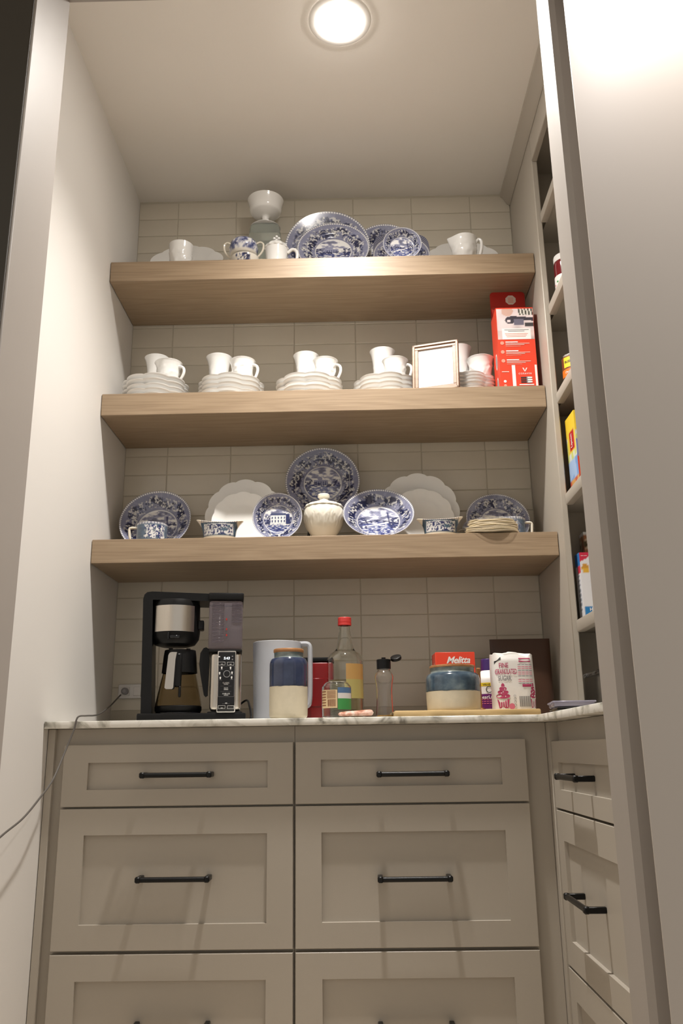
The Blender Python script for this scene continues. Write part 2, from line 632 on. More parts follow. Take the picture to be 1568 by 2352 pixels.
rt = random.Random(3)
for za, zb in zip(rows[:-1], rows[1:]):
    za = max(za, ZC)
    zb = min(zb, H)
    if zb - za < 0.012:
        continue
    for xa, xb in zip(xs[:-1], xs[1:]):
        t = tile_obj(xb - xa - GAP, zb - za - GAP)
        t.location = ((xa + xb) / 2, 0.0, (za + zb) / 2)
        t.rotation_euler = (rt.uniform(-.004, .004), 0, rt.uniform(-.003, .003))

struct(G().box(-0.12, 0.0, YJ0, 0.006, 0, H).obj('wall_left', WALL, smooth=False))
struct(G().box(W + 0.30, W + 0.42, YJ0, 0.006, 0, H).obj('wall_right', WALL, smooth=False))
struct(G().box(-0.12, W + 0.42, YJ1 + .01, 0.12, H, H + 0.1).obj('ceiling', CEIL, smooth=False))
struct(G().box(-1.6, 2.9, -4.2, 0.12, -0.1, 0).obj('floor', FLOOR, smooth=False))
# front wall of the pantry round the door opening
struct(G().box(-1.6, XJ0 - 0.02, YJ1 + .012, YJ0, 0, H + .1).obj('wall_front_left', WALL, smooth=False))
struct(G().box(XJ1 + 0.06, 2.9, YJ1 + .012, YJ0, 0, H + .1).obj('wall_front_right', WALL, smooth=False))
struct(G().box(XJ0 - 0.02, XJ1 + 0.06, YJ1 + .012, YJ0, ZH + 0.02, H + .1).obj('wall_front_top', WALL, smooth=False))
# door lining: left jamb, right jamb with its stop, head
struct(G().box(XJ0 - 0.02, XJ0, YJ1, YJ0 + .002, 0, ZH, 0.003).obj('trim_1', JAMB))
g = G()
g.box(XJ1, XJ1 + 0.06, -1.376, YJ0 + .002, 0, ZH, 0.010)
g.box(XJ1 + 0.05, XJ1 + 0.06, YJ1 + .002, -1.37, 0, ZH, 0.001)
struct(g.obj('trim_2', JAMB, smooth=False))
struct(G().box(XJ0 - 0.02, XJ1 + 0.06, YJ1, YJ0 + .002, ZH, ZH + 0.02, 0.003).obj('trim_3', JAMB))
# outer faces towards the hall
struct(G().box(XJ1 + 0.009, 2.9, YJ1 - 0.003, YJ1 + .001, 0, HALLZ + .1, 0.0).obj('wall_hall_right', HALLP))
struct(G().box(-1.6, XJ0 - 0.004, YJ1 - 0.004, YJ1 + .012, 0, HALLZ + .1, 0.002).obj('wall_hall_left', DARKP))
struct(G().box(XJ0 - 0.004, XJ1 + 0.009, YJ1 - 0.006, YJ1 + .012, ZH + .0205, HALLZ + .1).obj('wall_hall_top', HALLP, smooth=False))
struct(G().box(-1.6, 2.9, -2.3, YJ1 - .008, HALLZ, HALLZ + .1).obj('ceiling_hall', CEIL, smooth=False))
# moulding along the ceiling over the right-hand shelves
g = G()
out = [(W - 0.001, H), (W - 0.034, H), (W - 0.034, H - 0.016), (W - 0.026, H - 0.022), (W - 0.012, H - 0.046), (W - 0.001, H - 0.052)]
g.prism(out, -0.001, YJ0 + .004)
struct(g.obj('trim_4', CAB))


# lamps
def ceiling_light(label, x, y, z, R, lens, group, watts, half, colour):
    t = thing('ceiling_light', label, 'light', (x, y, z), 0, group)
    g = G()
    g.lathe([(R, -0.0055), (R * 1.06, -0.0065), (R * 1.32, -0.004), (R * 1.37, -0.0005), (R * 1.3, -0.0005)], 48)
    g.obj('trim_ring', TRIMW, t)
    g = G()
    g.lathe([(0, -0.0150), (R * .5, -0.0135), (R * .85, -0.0095), (R, -0.004), (R * .98, -0.0008)], 48)
    g.obj('lens', lens, t)
    ld = bpy.data.lights.new('lamp', 'SPOT')
    ld.energy = watts
    ld.color = colour
    ld.spot_size = 2 * math.radians(half)
    ld.spot_blend = 1.0
    ld.shadow_soft_size = R * .75
    lo = bpy.data.objects.new('lamp', ld)
    COL.objects.link(lo)
    lo.parent = t
    lo.location = (0, 0, -0.017)
    return t


pl = at(780, 47, Z=H)
ceiling_light('round recessed ceiling light glowing white above the shelves', pl[0], pl[1], H, 0.066, LENS, None, PANTRY_LAMP, 63.5, LAMP_COLOUR)
ceiling_light('recessed ceiling light in the hall outside the doorway', 1.42, -1.60, HALLZ, 0.06, LENSH, None, HALL_LAMP, 62, (1.0, 0.94, 0.91))


# ================================================================== FLOATING SHELVES
SHELF = {}
for nm, z, lab in ((1, Z1, 'thick oak floating shelf, topmost of three, under blue platters and a white goblet'),
                   (2, Z2, 'thick oak floating shelf in the middle, carrying stacks of white plates'),
                   (3, Z3, 'thick oak floating shelf, lowest of three, right above the coffee maker')):
    o = G().box(0.0016, W - 0.0016, -SD, -0.0012, z - ST, z, 0.0018, off=(-W / 2, 0, -z)).obj('floating_shelf', OAK, loc=(W / 2, 0, z))
    tag(o, lab, 'shelf', 'oak floating shelves')


# ================================================================== COUNTER AND CABINETS
g = G()
poly = [(0.001, -DC), (XI, -DC), (XI, YJ0 + .006), (W + 0.297, YJ0 + .006), (W + 0.297, -0.002), (0.001, -0.002)]
n = len(poly)
for zz, ins in ((ZC - CT, 0), (ZC, 0)):
    pass
bm = bmesh.new()
vs = [bm.verts.new((x, y, ZC - CT)) for x, y in poly]
f = bm.faces.new(vs)
ex = bmesh.ops.extrude_face_region(bm, geom=[f])
bmesh.ops.translate(bm, verts=[v for v in ex['geom'] if isinstance(v, bmesh.types.BMVert)], vec=(0, 0, CT))
bmesh.ops.recalc_face_normals(bm, faces=bm.faces[:])
bmesh.ops.bevel(bm, geom=[e for e in bm.edges], offset=0.0018, segments=2, affect='EDGES', profile=0.5)
bm.verts.index_update()
g.add([v.co[:] for v in bm.verts], [[v.index for v in q.verts] for q in bm.faces])
bm.free()
o = g.obj('worktop', MARBLE, loc=(0, 0, 0))
tag(o, 'white marble worktop with grey veins turning the corner over the drawers', 'worktop')


def drawer_front(x0, x1, z0, z1, px0, px1, pz0, pz1, parent, handle=None, depth=0.019, rec=0.0095, hw=0.083):
    """shaker front in the local x-z plane, face at y=0, panel recessed"""
    g = G()
    o4 = [(x0, z0), (x1, z0), (x1, z1), (x0, z1)]
    i4 = [(px0, pz0), (px1, pz0), (px1, pz1), (px0, pz1)]
    b = 0.0012
    e4 = [(x0 + b, z0 + b), (x1 - b, z0 + b), (x1 - b, z1 - b), (x0 + b, z1 - b)]
    V = [(x, b, z) for x, z in o4] + [(x, 0, z) for x, z in e4] + [(x, 0, z) for x, z in i4] + [(x, rec, z) for x, z in i4] + [(x, depth, z) for x, z in o4]
    F = []
    for r in range(3):
        for k in range(4):
            F.append((r * 4 + k, r * 4 + (k + 1) % 4, r * 4 + 4 + (k + 1) % 4, r * 4 + 4 + k))
    F.append((12, 13, 14, 15))
    for k in range(4):
        F.append((k, 16 + k, 16 + (k + 1) % 4, (k + 1) % 4))
    F.append((16, 17, 18, 19))
    g.add(V, F)
    d = g.obj('drawer', CAB, parent, smooth=False)
    if handle:
        hx, hz = handle
        h = G()
        h.tube([(hx - hw + .006, -0.030, hz), (hx + hw - .006, -0.030, hz)], 0.0062, 14)
        for s in (-1, 1):
            h.box(hx + s * hw - .007, hx + s * hw + .007, -0.037, -0.0235, hz - .0072, hz + .0072, 0.003)
            h.box(hx + s * hw - .006, hx + s * hw + .006, -0.027, rec + .0, hz - .0062, hz + .0062, 0.0015)
        h.obj('handle', BLACKM, d)
    return d


YF = -0.555           # drawer face plane of the back run
FACES = [(0.708, 0.857, 0.748, 0.813), (0.381, 0.703, 0.438, 0.641), (0.060, 0.3735, 0.118, 0.316)]
for i, (x0, x1, hxs, lab) in enumerate(((0.046, 0.6275, (323 + 482) / 2, 'greige drawer cabinet under the coffee maker, left one of the back run'),
                                        (0.6335, 1.213, (870 + 1027) / 2, 'greige drawer cabinet in the middle, under the jars and the cutting board'))):
    t = thing('drawer_cabinet', lab, 'cabinet', (x0, YF, 0), 0, 'base cabinets of the pantry')
    w = x1 - x0
    g = G()
    e = 0.046 if i == 0 else 0.0
    r = 0.0 if i == 0 else 0.056
    g.box(-e + .001 if i == 0 else -0.0025, w + 0.0025 if i == 0 else w + r, 0.0195, 0.52, 0.10, ZC - CT - .001)
    g.box(-e + .001 if i == 0 else -0.0025, w + 0.0025 if i == 0 else w + r, 0.07, 0.50, 0.0, 0.10)
    g.obj('body', CAB, t, smooth=False)
    if i == 0:
        G().box(-0.0445, -0.026, 0.004, 0.02, 0.0, ZC - CT - .001, .001).obj('filler_strip', CAB, t)
    hpx = [(403, 1780), (395.5, 2020.5), (388, 2364)] if i == 0 else [(948, 1777.5), (953.5, 2019.5), (958, 2364)]
    for (z0, z1, pz0, pz1), hp in zip(FACES, hpx):
        hx = at(hp[0], hp[1], Y=YF - .03)
        drawer_front(0, w, z0, z1, 0.064, w - 0.064, pz0, pz1, t, (hx[0] - x0, hx[2]))

# return run on the right: faces look to -X
XF = 1.274
t = thing('drawer_cabinet', 'narrow greige drawer cabinet on the right, its drawers facing sideways', 'cabinet', (XF, -0.566, 0), -PI / 2, 'base cabinets of the pantry')
# local x runs towards the camera (-Y), local -y points to -X
w = 0.66
g = G()
g.box(-0.0, w + .02, 0.0195, 0.41, 0.10, ZC - CT - .001)
g.box(-0.0, w + .02, 0.07, 0.40, 0.0, 0.10)
g.obj('body', CAB, t, smooth=False)
G().box(-0.036, 0.003, -0.004, 0.03, 0.0, ZC - CT - .001, .001).obj('corner_filler', CAB, t)
for (z0, z1, pz0, pz1), hz in zip([(0.693, 0.850, 0.737, 0.800), (0.346, 0.688, 0.405, 0.622), (0.06, 0.341, 0.118, 0.282)], (0.771, 0.519, 0.2)):
    drawer_front(0.004, w, z0, z1, 0.062, w - 0.062, pz0, pz1, t, (0.262, hz), hw=0.083)

# ================================================================== OPEN SHELF UNIT ON THE RIGHT
YS = -0.372
t = thing('open_shelf_unit', 'tall greige built-in unit with open shelves of food on the right', 'shelf unit', (W, YS, ZC))
def loc(v):
    return (v[0] - W, v[1] - YS, v[2] - ZC)
def ubox(name, x0, x1, y0, y1, z0, z1, m=CAB, bev=0.0015):
    return G().box(x0 - W, x1 - W, y0 - YS, y1 - YS, z0 - ZC, z1 - ZC, bev).obj(name, m, t)
ubox('stile', W, W + .019, YS, -0.0015, ZC + .0005, H - .001, bev=0.0025)
ubox('stile', W, W + .019, YJ0 + .006, YJ0 + .06, ZC + .0005, H - .001, bev=0.0025)
ubox('top_rail', W, W + .019, YJ0 + .06, YS, 2.705, H - .001, bev=0.0025)
ubox('back_panel', W + .178, W + .190, YJ0 + .006, -0.0015, ZC + .0005, H - .001)
ubox('side_panel', W + .019, W + .178, -.236, -.218, ZC + .0005, H - .001)
ubox('side_panel', W + .019, W + .178, YJ0 + .008, YJ0 + .026, ZC + .0005, H - .001)
ubox('top_panel', W + .019, W + .178, YJ0 + .026, -.237, 2.76, 2.778)
USHELF = [2.503, 2.171, 1.872, 1.552, 1.180]
for z in USHELF:
    g = G()
    g.box(0.012, 0.034, YJ0 + .062 - YS, -0.004, z - .034 - ZC, z - ZC, 0.003, seg=2)
    g.box(0.034, 0.177, YJ0 + .027 - YS, -.237 - YS, z - .019 - ZC, z - .001 - ZC)
    g.obj('shelf', CAB, t)


# ================================================================== PRINTED PATTERNS
_rng = np.random.default_rng(11)
_tab = _rng.random((256, 256))


def vnoise(x, y, seed=0):
    x = np.asarray(x, float) + seed * 17.31
    y = np.asarray(y, float) + seed * 9.77
    xi, yi = np.floor(x).astype(int), np.floor(y).astype(int)
    fx, fy = x - xi, y - yi
    fx, fy = fx * fx * (3 - 2 * fx), fy * fy * (3 - 2 * fy)
    T = lambda a, b: _tab[a & 255, b & 255]
    return (T(xi, yi) * (1 - fx) + T(xi + 1, yi) * fx) * (1 - fy) + (T(xi, yi + 1) * (1 - fx) + T(xi + 1, yi + 1) * fx) * fy


def fbm(x, y, seed=0, o=3):
    s, a, t = 0, 1.0, 0
    for k in range(o):
        s = s + a * vnoise(x * 2 ** k, y * 2 ** k, seed + k)
        t += a
        a *= .55
    return s / t


WHT = np.array([0.74, 0.735, 0.72])
WASH = np.array([0.20, 0.21, 0.30])
MIDB = np.array([0.062, 0.076, 0.16])
NAVY = np.array([0.012, 0.016, 0.055])
TEAL = np.array([0.065, 0.105, 0.15])


def mixc(c, d, m):
    m = np.clip(np.asarray(m, float), 0, 1)[:, None]
    return c * (1 - m) + d * m


def st(a, b, x):
    t = np.clip((x - a) / (b - a), 0, 1)
    return t * t * (3 - 2 * t)


def transfer(u, v, style='river', seed=0, rc=0.5, poly=False, beads=96):
    r = np.hypot(u, v)
    th = np.arctan2(v, u)
    n = len(u)
    c = np.tile(WASH, (n, 1))
    # garland band
    q = fbm(u * 7.5, v * 7.5, seed, 3)
    q2 = fbm(u * 19 + 4, v * 19, seed + 5, 2)
    q3 = vnoise(u * 34, v * 34, seed + 9)
    mid = (rc + 0.93) / 2
    band = np.exp(-((r - mid - .03 * np.sin(th * 7 + seed)) / (0.36 * (0.95 - rc))) ** 4)
    c = mixc(c, MIDB, st(.40, .46, q * band + .14 * (q3 - .5)))
    c = mixc(c, NAVY, st(.47, .51, q * band + .16 * (q2 - .5)) * .97)
    c = mixc(c, WHT * .85, st(.57, .62, q2) * st(.3, .6, band) * .9)
    c = mixc(c, NAVY, st(.66, .70, q3) * st(.5, .7, band) * .8)
    c = mixc(c, WASH * 1.5, st(.62, .70, vnoise(u * 15, v * 15, seed + 2)) * (1 - band) * .35)
    if poly:
        a = np.abs(((th + PI / 8) % (PI / 4)) - PI / 8)
        pr = r * np.cos(a) / np.cos(0.16)
        c = mixc(c, WHT * .62, np.exp(-((pr - .735) / .010) ** 2) * .8)
    # centre scene
    inn = r < rc
    if inn.any():
        s = np.tile(WHT, (n, 1))
        uu, vv = u / rc, v / rc
        cl = fbm(uu * 2.6, vv * 5.0, seed + 20, 4)
        s = mixc(s, WASH * 1.3, st(.38, .54, cl))
        s = mixc(s, WASH * .7, st(.54, .66, cl) * .9)
        hor = -.12 + .06 * np.sin(uu * 4 + seed)
        gr = fbm(uu * 7, vv * 18, seed + 31, 3)
        gcol = mixc(np.tile(WHT * .85, (n, 1)), np.tile(MIDB * 2.0, (n, 1)), st(.34, .50, gr))
        gcol = mixc(gcol, np.tile(NAVY * 3, (n, 1)), st(.54, .62, gr))
        s = mixc(s, gcol, st(.02, -.02, vv - hor))
        tr = fbm(uu * 11, vv * 11, seed + 40, 3)
        if style == 'house':
            body = (np.abs(uu - .02) < .52) & (vv > -.35) & (vv < .26)
            s = np.where(body[:, None], WHT, s)
            roof = (np.abs(uu - .02) < .56 - .3 * np.clip(vv - .26, 0, 1)) & (vv >= .26) & (vv < .42)
            s = np.where(roof[:, None], MIDB, s)
            side = (uu > .54) & (uu < .80) & (vv > -.35) & (vv < .36)
            s = np.where(side[:, None], NAVY * 2.2, s)
            win = body & (np.abs(((uu + .5) % .21) - .105) < .042) & (((vv > .0) & (vv < .16)) | ((vv > -.26) & (vv < -.08)))
            s = np.where(win[:, None], MIDB, s)
            fence = (vv < -.36) & (vv > -.47) & (np.sin(uu * 60) > 0)
            s = np.where(fence[:, None], WHT, s)
        elif style == 'dome':
            d = np.hypot(uu + .15, (vv - .28)) < .13
            b1 = (np.abs(uu + .1) < .38) & (vv > -.12) & (vv < .2)
            s = np.where((d | b1)[:, None], WASH * 1.3, s)
            cl2 = b1 & (np.sin(uu * 50) > .2) & (vv < .12)
            s = np.where(cl2[:, None], MIDB, s)
        elif style == 'river':
            s = mixc(s, np.tile(WHT, (n, 1)), np.exp(-((vv + .22 - .25 * uu) / .05) ** 2) * .8)
            tk = np.exp(-((uu - .5 + .1 * vv) / .045) ** 2) * (vv > -.4) * (vv < .6)
            s = mixc(s, np.tile(NAVY * 2, (n, 1)), tk)
        trees = ((np.abs(uu) > .55) & (vv < .25) & (vv > -.5)) | ((vv < hor + .14) & (vv > hor - .02) & (style != 'house'))
        s = mixc(s, np.tile(NAVY * 1.6, (n, 1)), st(.46, .54, tr) * trees * .95)
        c = np.where(inn[:, None], s, c)
    c = mixc(c, WHT * .95, np.exp(-((r - rc) / .012) ** 2))
    c = mixc(c, NAVY * 2, np.exp(-((r - rc - .028) / .008) ** 2) * .5)
    # beaded rim
    edge = st(.955, .962, r)
    bead = (np.sin(th * beads) > -.15)
    rim = np.where(bead[:, None], WHT, NAVY * 2)
    c = mixc(c, rim, edge)
    c = mixc(c, NAVY * 1.5, st(.985, .995, r) * .8)
    return c


# ================================================================== DISHES THAT STAND ON EDGE
def dish(name, label, cat, pl, pr, pt, lean, zb, kind, style='river', seed=0, group=None, rc=0.5, poly=False, lobes=None, shape=None, Yb=None):
    """round dish leaning back by lean degrees: size from its left and right pixel; its depth (or, with Yb given, its height) from its top pixel"""
    al = math.radians(lean)
    R, yb, xc = 0.12, (-0.15 if Yb is None else Yb), 0.7
    for _ in range(14):
        cy = yb + R * math.sin(al)
        pm = proj((xc, cy, zb + R * math.cos(al)))
        a, b = at(pl, pm[1], Y=cy), at(pr, pm[1], Y=cy)
        R = (b[0] - a[0]) / 2
        xc = (a[0] + b[0]) / 2
        if Yb is None:
            lo, hi = -0.5, 0.1
            for _ in range(40):
                m = (lo + hi) / 2
                if proj((xc, m + 2 * R * math.sin(al), zb + 2 * R * math.cos(al)))[1] < pt:
                    lo = m
                else:
                    hi = m
            yb = (lo + hi) / 2
        else:
            zb = at((pl + pr) / 2, pt, Y=yb + 2 * R * math.sin(al))[2] - 2 * R * math.cos(al)
    print('DISH %-60s R %.3f yb %.3f zb %.3f top y %.3f' % (label[:60], R, yb, zb, yb + 2 * R * math.sin(al)))
    Yb = yb
    white = kind in ('white', 'whitein')
    d = {'plate': 0.16, 'bowl': 0.34, 'white': 0.13}.get(kind, 0.16) * R
    if kind == 'bowl':
        top = [(0, -d), (rc * R * .96, -d), (rc * R * 1.02, -d * .96), (.8 * R, -d * .5), (.95 * R, -d * .1), (R, 0)]
    elif kind == 'white':
        top = [(0, -d), (.60 * R, -d), (.66 * R, -d * .8), (.74 * R, -d * .55), (R, 0)]
    else:
        top = [(0, -d), (.60 * R, -d * 1.0), (.68 * R, -d * .62), (R, 0)]
    tb = 0.0045
    top = dense(top, R * 0.0165 if not white else R * .05)
    back = [(R * .995, -.0035), (R * .8, top[int(len(top) * .8)][1] - tb - .001), (R * .62, -d - tb), (R * .58, -d - tb - .004), (R * .52, -d - tb - .004), (R * .5, -d - tb), (0, -d - tb)]
    prof = top + back
    nt = len(top)

    def fn(t, r, z, k):
        m = 1.0
        if lobes:
            e = (r / R) ** 2
            m = 1 + lobes[1] * e * (abs(math.cos(lobes[0] * t / 2)) ** .7 - .6)
        if shape == 'square':
            e = (r / R) ** 2
            sq = 1.0 / (abs(math.cos(t)) ** 4 + abs(math.sin(t)) ** 4) ** .25
            m = 1 + (sq - 1) * e * 1.0
        return (r * m * math.cos(t), r * m * math.sin(t), z)
    seg = 96 if white else 384
    g = G()
    if white:
        g.lathe(prof, seg, fn)
        o = g.obj(name, MILK)
    else:
        def colf(V):
            u, v = V[:, 0] / R, V[:, 1] / R
            c = transfer(u, v, style, seed, rc, poly)
            bk = np.zeros(len(V), bool)
            bk[1 + (nt - 1) * seg:] = True
            c[bk] = WHT
            return c
        g.lathe(prof, seg, fn, col=colf)
        o = g.obj(name, PRINT, angle=0.9)
    ph = PI / 2 - al
    o.rotation_euler = (ph, 0, 0)
    o.location = (xc, Yb + R * math.sin(al), zb + R * math.cos(al) + .0005)
    tag(o, label, cat, group)
    return o, R, al, zb


BD = 'blue transferware on edge'
WD = 'white plates on edge'
# --- topmost shelf
dish('serving_plate', 'big white plate leaning on the wall at the left end of the topmost shelf', 'plate', 336, 515, 565, 28, Z1, 'white', group=WD, lobes=(12, .05))
dish('serving_plate', 'big white plate leaning on the wall at the right end of the topmost shelf', 'plate', 977, 1153, 556, 27.5, Z1, 'white', group=WD, lobes=(12, .05))
dish('platter', 'dark blue and white platter, rearmost and tallest on the topmost shelf', 'platter', 654, 850, 486, 4, Z1, 'plate', 'dome', 3, BD, poly=True)
dish('platter', 'pale blue scenic platter in front of the dark platter, topmost shelf', 'platter', 682, 848, 513, 17, Z1, 'plate', 'dome', 5, BD, poly=True)
dish('blue_plate', 'dark blue plate peeking out behind the small scenic bowl, topmost shelf', 'plate', 803, 965, 515, 1, Z1, 'plate', 'river', 8, BD)
dish('blue_plate', 'squarish blue and white plate right behind the small scenic bowl, topmost shelf', 'plate', 857, 987, 538, 13, Z1, 'plate', 'river', 13, BD, shape='square')
dish('blue_bowl', 'small blue and white bowl with a bridge scene, topmost shelf', 'bowl', 879, 968, 522, 4, Z1, 'bowl', 'river', 16, BD, rc=.62)
# --- lowest shelf
dish('blue_bowl', 'large blue and white bowl behind the cup at the left end of the lowest shelf', 'bowl', 274, 438, 1128, 20, Z3, 'bowl', 'river', 21, BD, rc=.55)
dish('serving_plate', 'large white scalloped plate, rear one of the left pair on the lowest shelf', 'plate', 472, 650, 1103, 6, Z3, 'white', group=WD, lobes=(12, .05))
dish('serving_plate', 'smaller white scalloped plate, front one of the left pair on the lowest shelf', 'plate', 487, 625, 1131, 10, Z3, 'white', group=WD, lobes=(12, .05))
dish('blue_bowl', 'small round blue bowl showing a white house, left of the white covered jar', 'bowl', 579, 694, 1132, 5, Z3, 'bowl', 'house', 25, BD, rc=.58)
_, _, _, ZST = dish('blue_plate', 'dark blue octagon-patterned plate raised on a stand behind the white covered jar', 'plate', 655, 826, 1029, 8, Z3, 'plate', 'dome', 29, BD, poly=True, Yb=-.085)
dish('blue_bowl', 'wide blue and white bowl with a river scene, right of the white covered jar', 'bowl', 787, 951, 1124, 33, Z3, 'bowl', 'river', 33, BD, rc=.6)
dish('serving_plate', 'large white scalloped plate, rear one of the right pair on the lowest shelf', 'plate', 868, 1054, 1089, 3, Z3, 'white', group=WD, lobes=(12, .05))
dish('serving_plate', 'smaller white scalloped plate, front one of the right pair on the lowest shelf', 'plate', 896, 1042, 1124, 10, Z3, 'white', group=WD, lobes=(12, .05))
dish('blue_plate', 'dark blue plate behind the coffee filters at the right end of the lowest shelf', 'plate', 1070, 1217, 1135, 22, Z3, 'plate', 'river', 37, BD)
# stand below the raised plate
sx = at(740, 1150, Y=-.085)[0]
zs_t = ZST - Z3
t = thing('plate_stand', 'dark wire stand holding the octagon-patterned plate on the lowest shelf', 'stand', (sx, -0.085, Z3))
for s in (-1, 1):
    G().tube([(s * .04, -.028, zs_t + .028), (s * .04, -.020, zs_t + .004), (s * .04, .010, zs_t + .004), (s * .04, .045, zs_t + .10)], .0022, 6, 4).obj('cradle', BLACKM, t)
for s in (-1, 1):
    G().tube([(s * .04, -.015, zs_t), (s * .05, -.045, .003)], .0022, 6).obj('leg', BLACKM, t)
    G().tube([(s * .04, .012, zs_t), (s * .05, .045, .003)], .0022, 6).obj('leg', BLACKM, t)
G().tube([(-.05, .045, .003), (.05, .045, .003)], .0022, 6).obj('crossbar', BLACKM, t)
G().tube([(-.05, -.045, .003), (.05, -.045, .003)], .0022, 6).obj('crossbar', BLACKM, t)


# ================================================================== MILK GLASS CUPS, TUMBLERS, PLATE STACKS
def emboss(z0, z1, amp, seed):
    def fn(t, r, z, k):
        d = 0
        if z0 < z < z1:
            q = float(fbm(np.array([t * 3.2 + 10]), np.array([z * 110 + seed]), seed, 2)[0])
            w = min(1, (z - z0) / (.15 * (z1 - z0)), (z1 - z) / (.15 * (z1 - z0)))
            lf = max(0.0, q - .50) * 3.2 + max(0, math.sin(t * 26) * math.sin(z * 900)) * .35 * (1 if q > .45 else 0)
            d = amp * w * min(1.0, lf)
        return ((r + d) * math.cos(t), (r + d) * math.sin(t), z)
    return fn


def cup_parts(t, r, h, hand=0.0, m=MILK, seed=1, handle=True, style='flared'):
    if style == 'flared':
        outer = [(r * .46, 0), (r * .50, h * .04), (r * .62, h * .16), (r * .76, h * .45), (r * .82, h * .72), (r * .92, h * .92), (r, h)]
    else:
        outer = [(r * .58, 0), (r * .64, h * .04), (r * .80, h * .25), (r * .91, h * .52), (r * .96, h * .8), (r, h)]
    n = len(t.children)
    g = G()
    prof = dense(vessel(outer, .0032), h * .05)
    nout = len(prof) // 2
    em = emboss(h * .14, h * .78, .0030, seed)

    def fn(a, rr, z, k):
        return em(a, rr, z, k) if k < nout else (rr * math.cos(a), rr * math.sin(a), z)
    g.lathe(prof, 56, fn)
    g.obj('cup_body', m, t)
    if handle:
        g = G()
        g.tube([(r * .60, 0, h * .74), (r * .92, 0, h * .80), (r * 1.20, 0, h * .70), (r * 1.22, 0, h * .48), (r * .98, 0, h * .22), (r * .55, 0, h * .12)],
               .0048, 10, 6, M=rotm(rz=hand), flat=1.1)
        g.obj('handle', m, t)


def tumbler_body(t, r, h, seed=1):
    outer = [(r * .58, 0), (r * .63, h * .03), (r * .68, h * .12), (r * .71, h * .4), (r * .76, h * .7), (r * .88, h * .9), (r, h)]
    g = G()
    prof = dense(vessel(outer, .003), h * .045)
    nout = len(prof) // 2
    em = emboss(h * .1, h * .75, .0022, seed)
    g.lathe(prof, 56, lambda a, rr, z, k: em(a, rr, z, k) if k < nout else (rr * math.cos(a), rr * math.sin(a), z))
    return g


def lobed(n, amp):
    def fn(t, r, z, k, R):
        e = max(0, r / R - .3) / .7
        l = abs(math.cos(n * t / 2))
        m = 1 + amp * e * (l ** .6 - .75)
        return (r * m * math.cos(t), r * m * math.sin(t), z + (.0022 * e * e * (l - .5)))
    return fn


def stack_plate_mesh(R):
    th = .0042
    top = [(0, .003), (R * .5, .003), (R * .58, .0045), (R * .82, .0115), (R * .96, .0175), (R, .0195)]
    bot = [(R * .99, .0165), (R * .95, .0135), (R * .80, .0068), (R * .60, .0005), (R * .56, -.003), (R * .5, -.003), (R * .48, 0), (0, 0)]
    L = lobed(8, .065)
    g = G()
    g.lathe(dense(top + bot, R * .09), 96, lambda t, r, z, k: L(t, r, z, k, R))
    return g


GS = 'stacked white scalloped plates'
GC = 'white cups on the plate stacks'
GT = 'white tumblers on the plate stacks'
STK = [  # plates l, r, top ; tumbler l, r, top, Yoff ; cup body l, r, top
    ('leftmost stack', 285, 433, 857, (333, 389, 812, .00), (356, 419, 822), 5),
    ('second stack from the left', 456, 606, 856, (474, 533, 810, -.02), (527, 587, 818), 5),
    ('third stack from the left', 634, 789, 854, (673, 732, 806, -.01), (717, 776, 818), 5),
    ('stack just left of the picture frame', 811, 958, 856, (848, 907, 796, .00), (876, 937, 817), 5),
    ('stack next to the red box', 992, 1138, 853, (1024, 1082, 789, .00), (1070, 1134, 813), 6)]
ORD = ['topmost', 'second from top', 'third from top', 'fourth from top', 'fifth from top', 'lowest']
smesh = None
for si, (wh, l, r_, tp, tb_, cp, n) in enumerate(STK):
    Y = -0.155 if si < 3 else -0.14
    x, R, hh = fit(l, r_, tp + 25, tp, Y, Z2)
    R *= .985
    pitch = (hh - .0195) / (n - 1)
    a0 = [.25, .1, .3, .15, .2][si]
    if smesh is None:
        o0 = stack_plate_mesh(0.108).obj('scalloped_plate', MILK)
        smesh = o0.data
        bpy.data.objects.remove(o0)
    for k in range(n):
        o = bpy.data.objects.new('scalloped_plate', smesh.copy() if False else smesh)
        COL.objects.link(o)
        o.location = (x + rt.uniform(-.002, .002), Y + rt.uniform(-.002, .002), Z2 + .003 + pitch * k)
        sc = R / .108
        o.scale = (sc, sc, min(1.0, 1.0))
        o.rotation_euler = (0, 0, a0 + rt.uniform(-.04, .04))
        tag(o, 'white scalloped plate, %s in the %s' % (ORD[n - 1 - k] if k else 'lowest', wh), 'plate', GS)
    zt = Z2 + .003 + pitch * (n - 1) + .003
    wl = 'on the ' + wh
    # tumbler at the rear, cup in front
    Yt = Y + .035
    tx, tr, thh = fit(tb_[0], tb_[1], tb_[2] + 8, tb_[2], Yt, zt)
    o = tumbler_body(None, tr, thh, si + 2).obj('tumbler', MILK, loc=(tx, Yt, zt + .0006))
    tag(o, 'tall flared white tumbler %s of plates' % wl if si < 2 else 'tall flared white tumbler %s' % wl, 'tumbler', GT)
    Yc = Y - .035
    cx, cr, ch = fit(cp[0], cp[1], cp[2] + 8, cp[2], Yc, zt)
    t = thing('teacup', 'white teacup with embossed sides %s' % wl, 'cup', (cx, Yc, zt + .0006), 0, GC)
    cup_parts(t, cr, ch, hand=-.25 if si < 4 else .25, seed=si + 5)

# --- topmost shelf: white pieces
x, r, h = fit(389, 444, 557, 550, -.215, Z1)
t = thing('white_cup', 'small white cup showing no handle in front of the left plate, topmost shelf', 'cup', (x, -.215, Z1 + .0005))
cup_parts(t, r, h, hand=PI / 2, seed=3, handle=False, style='round')

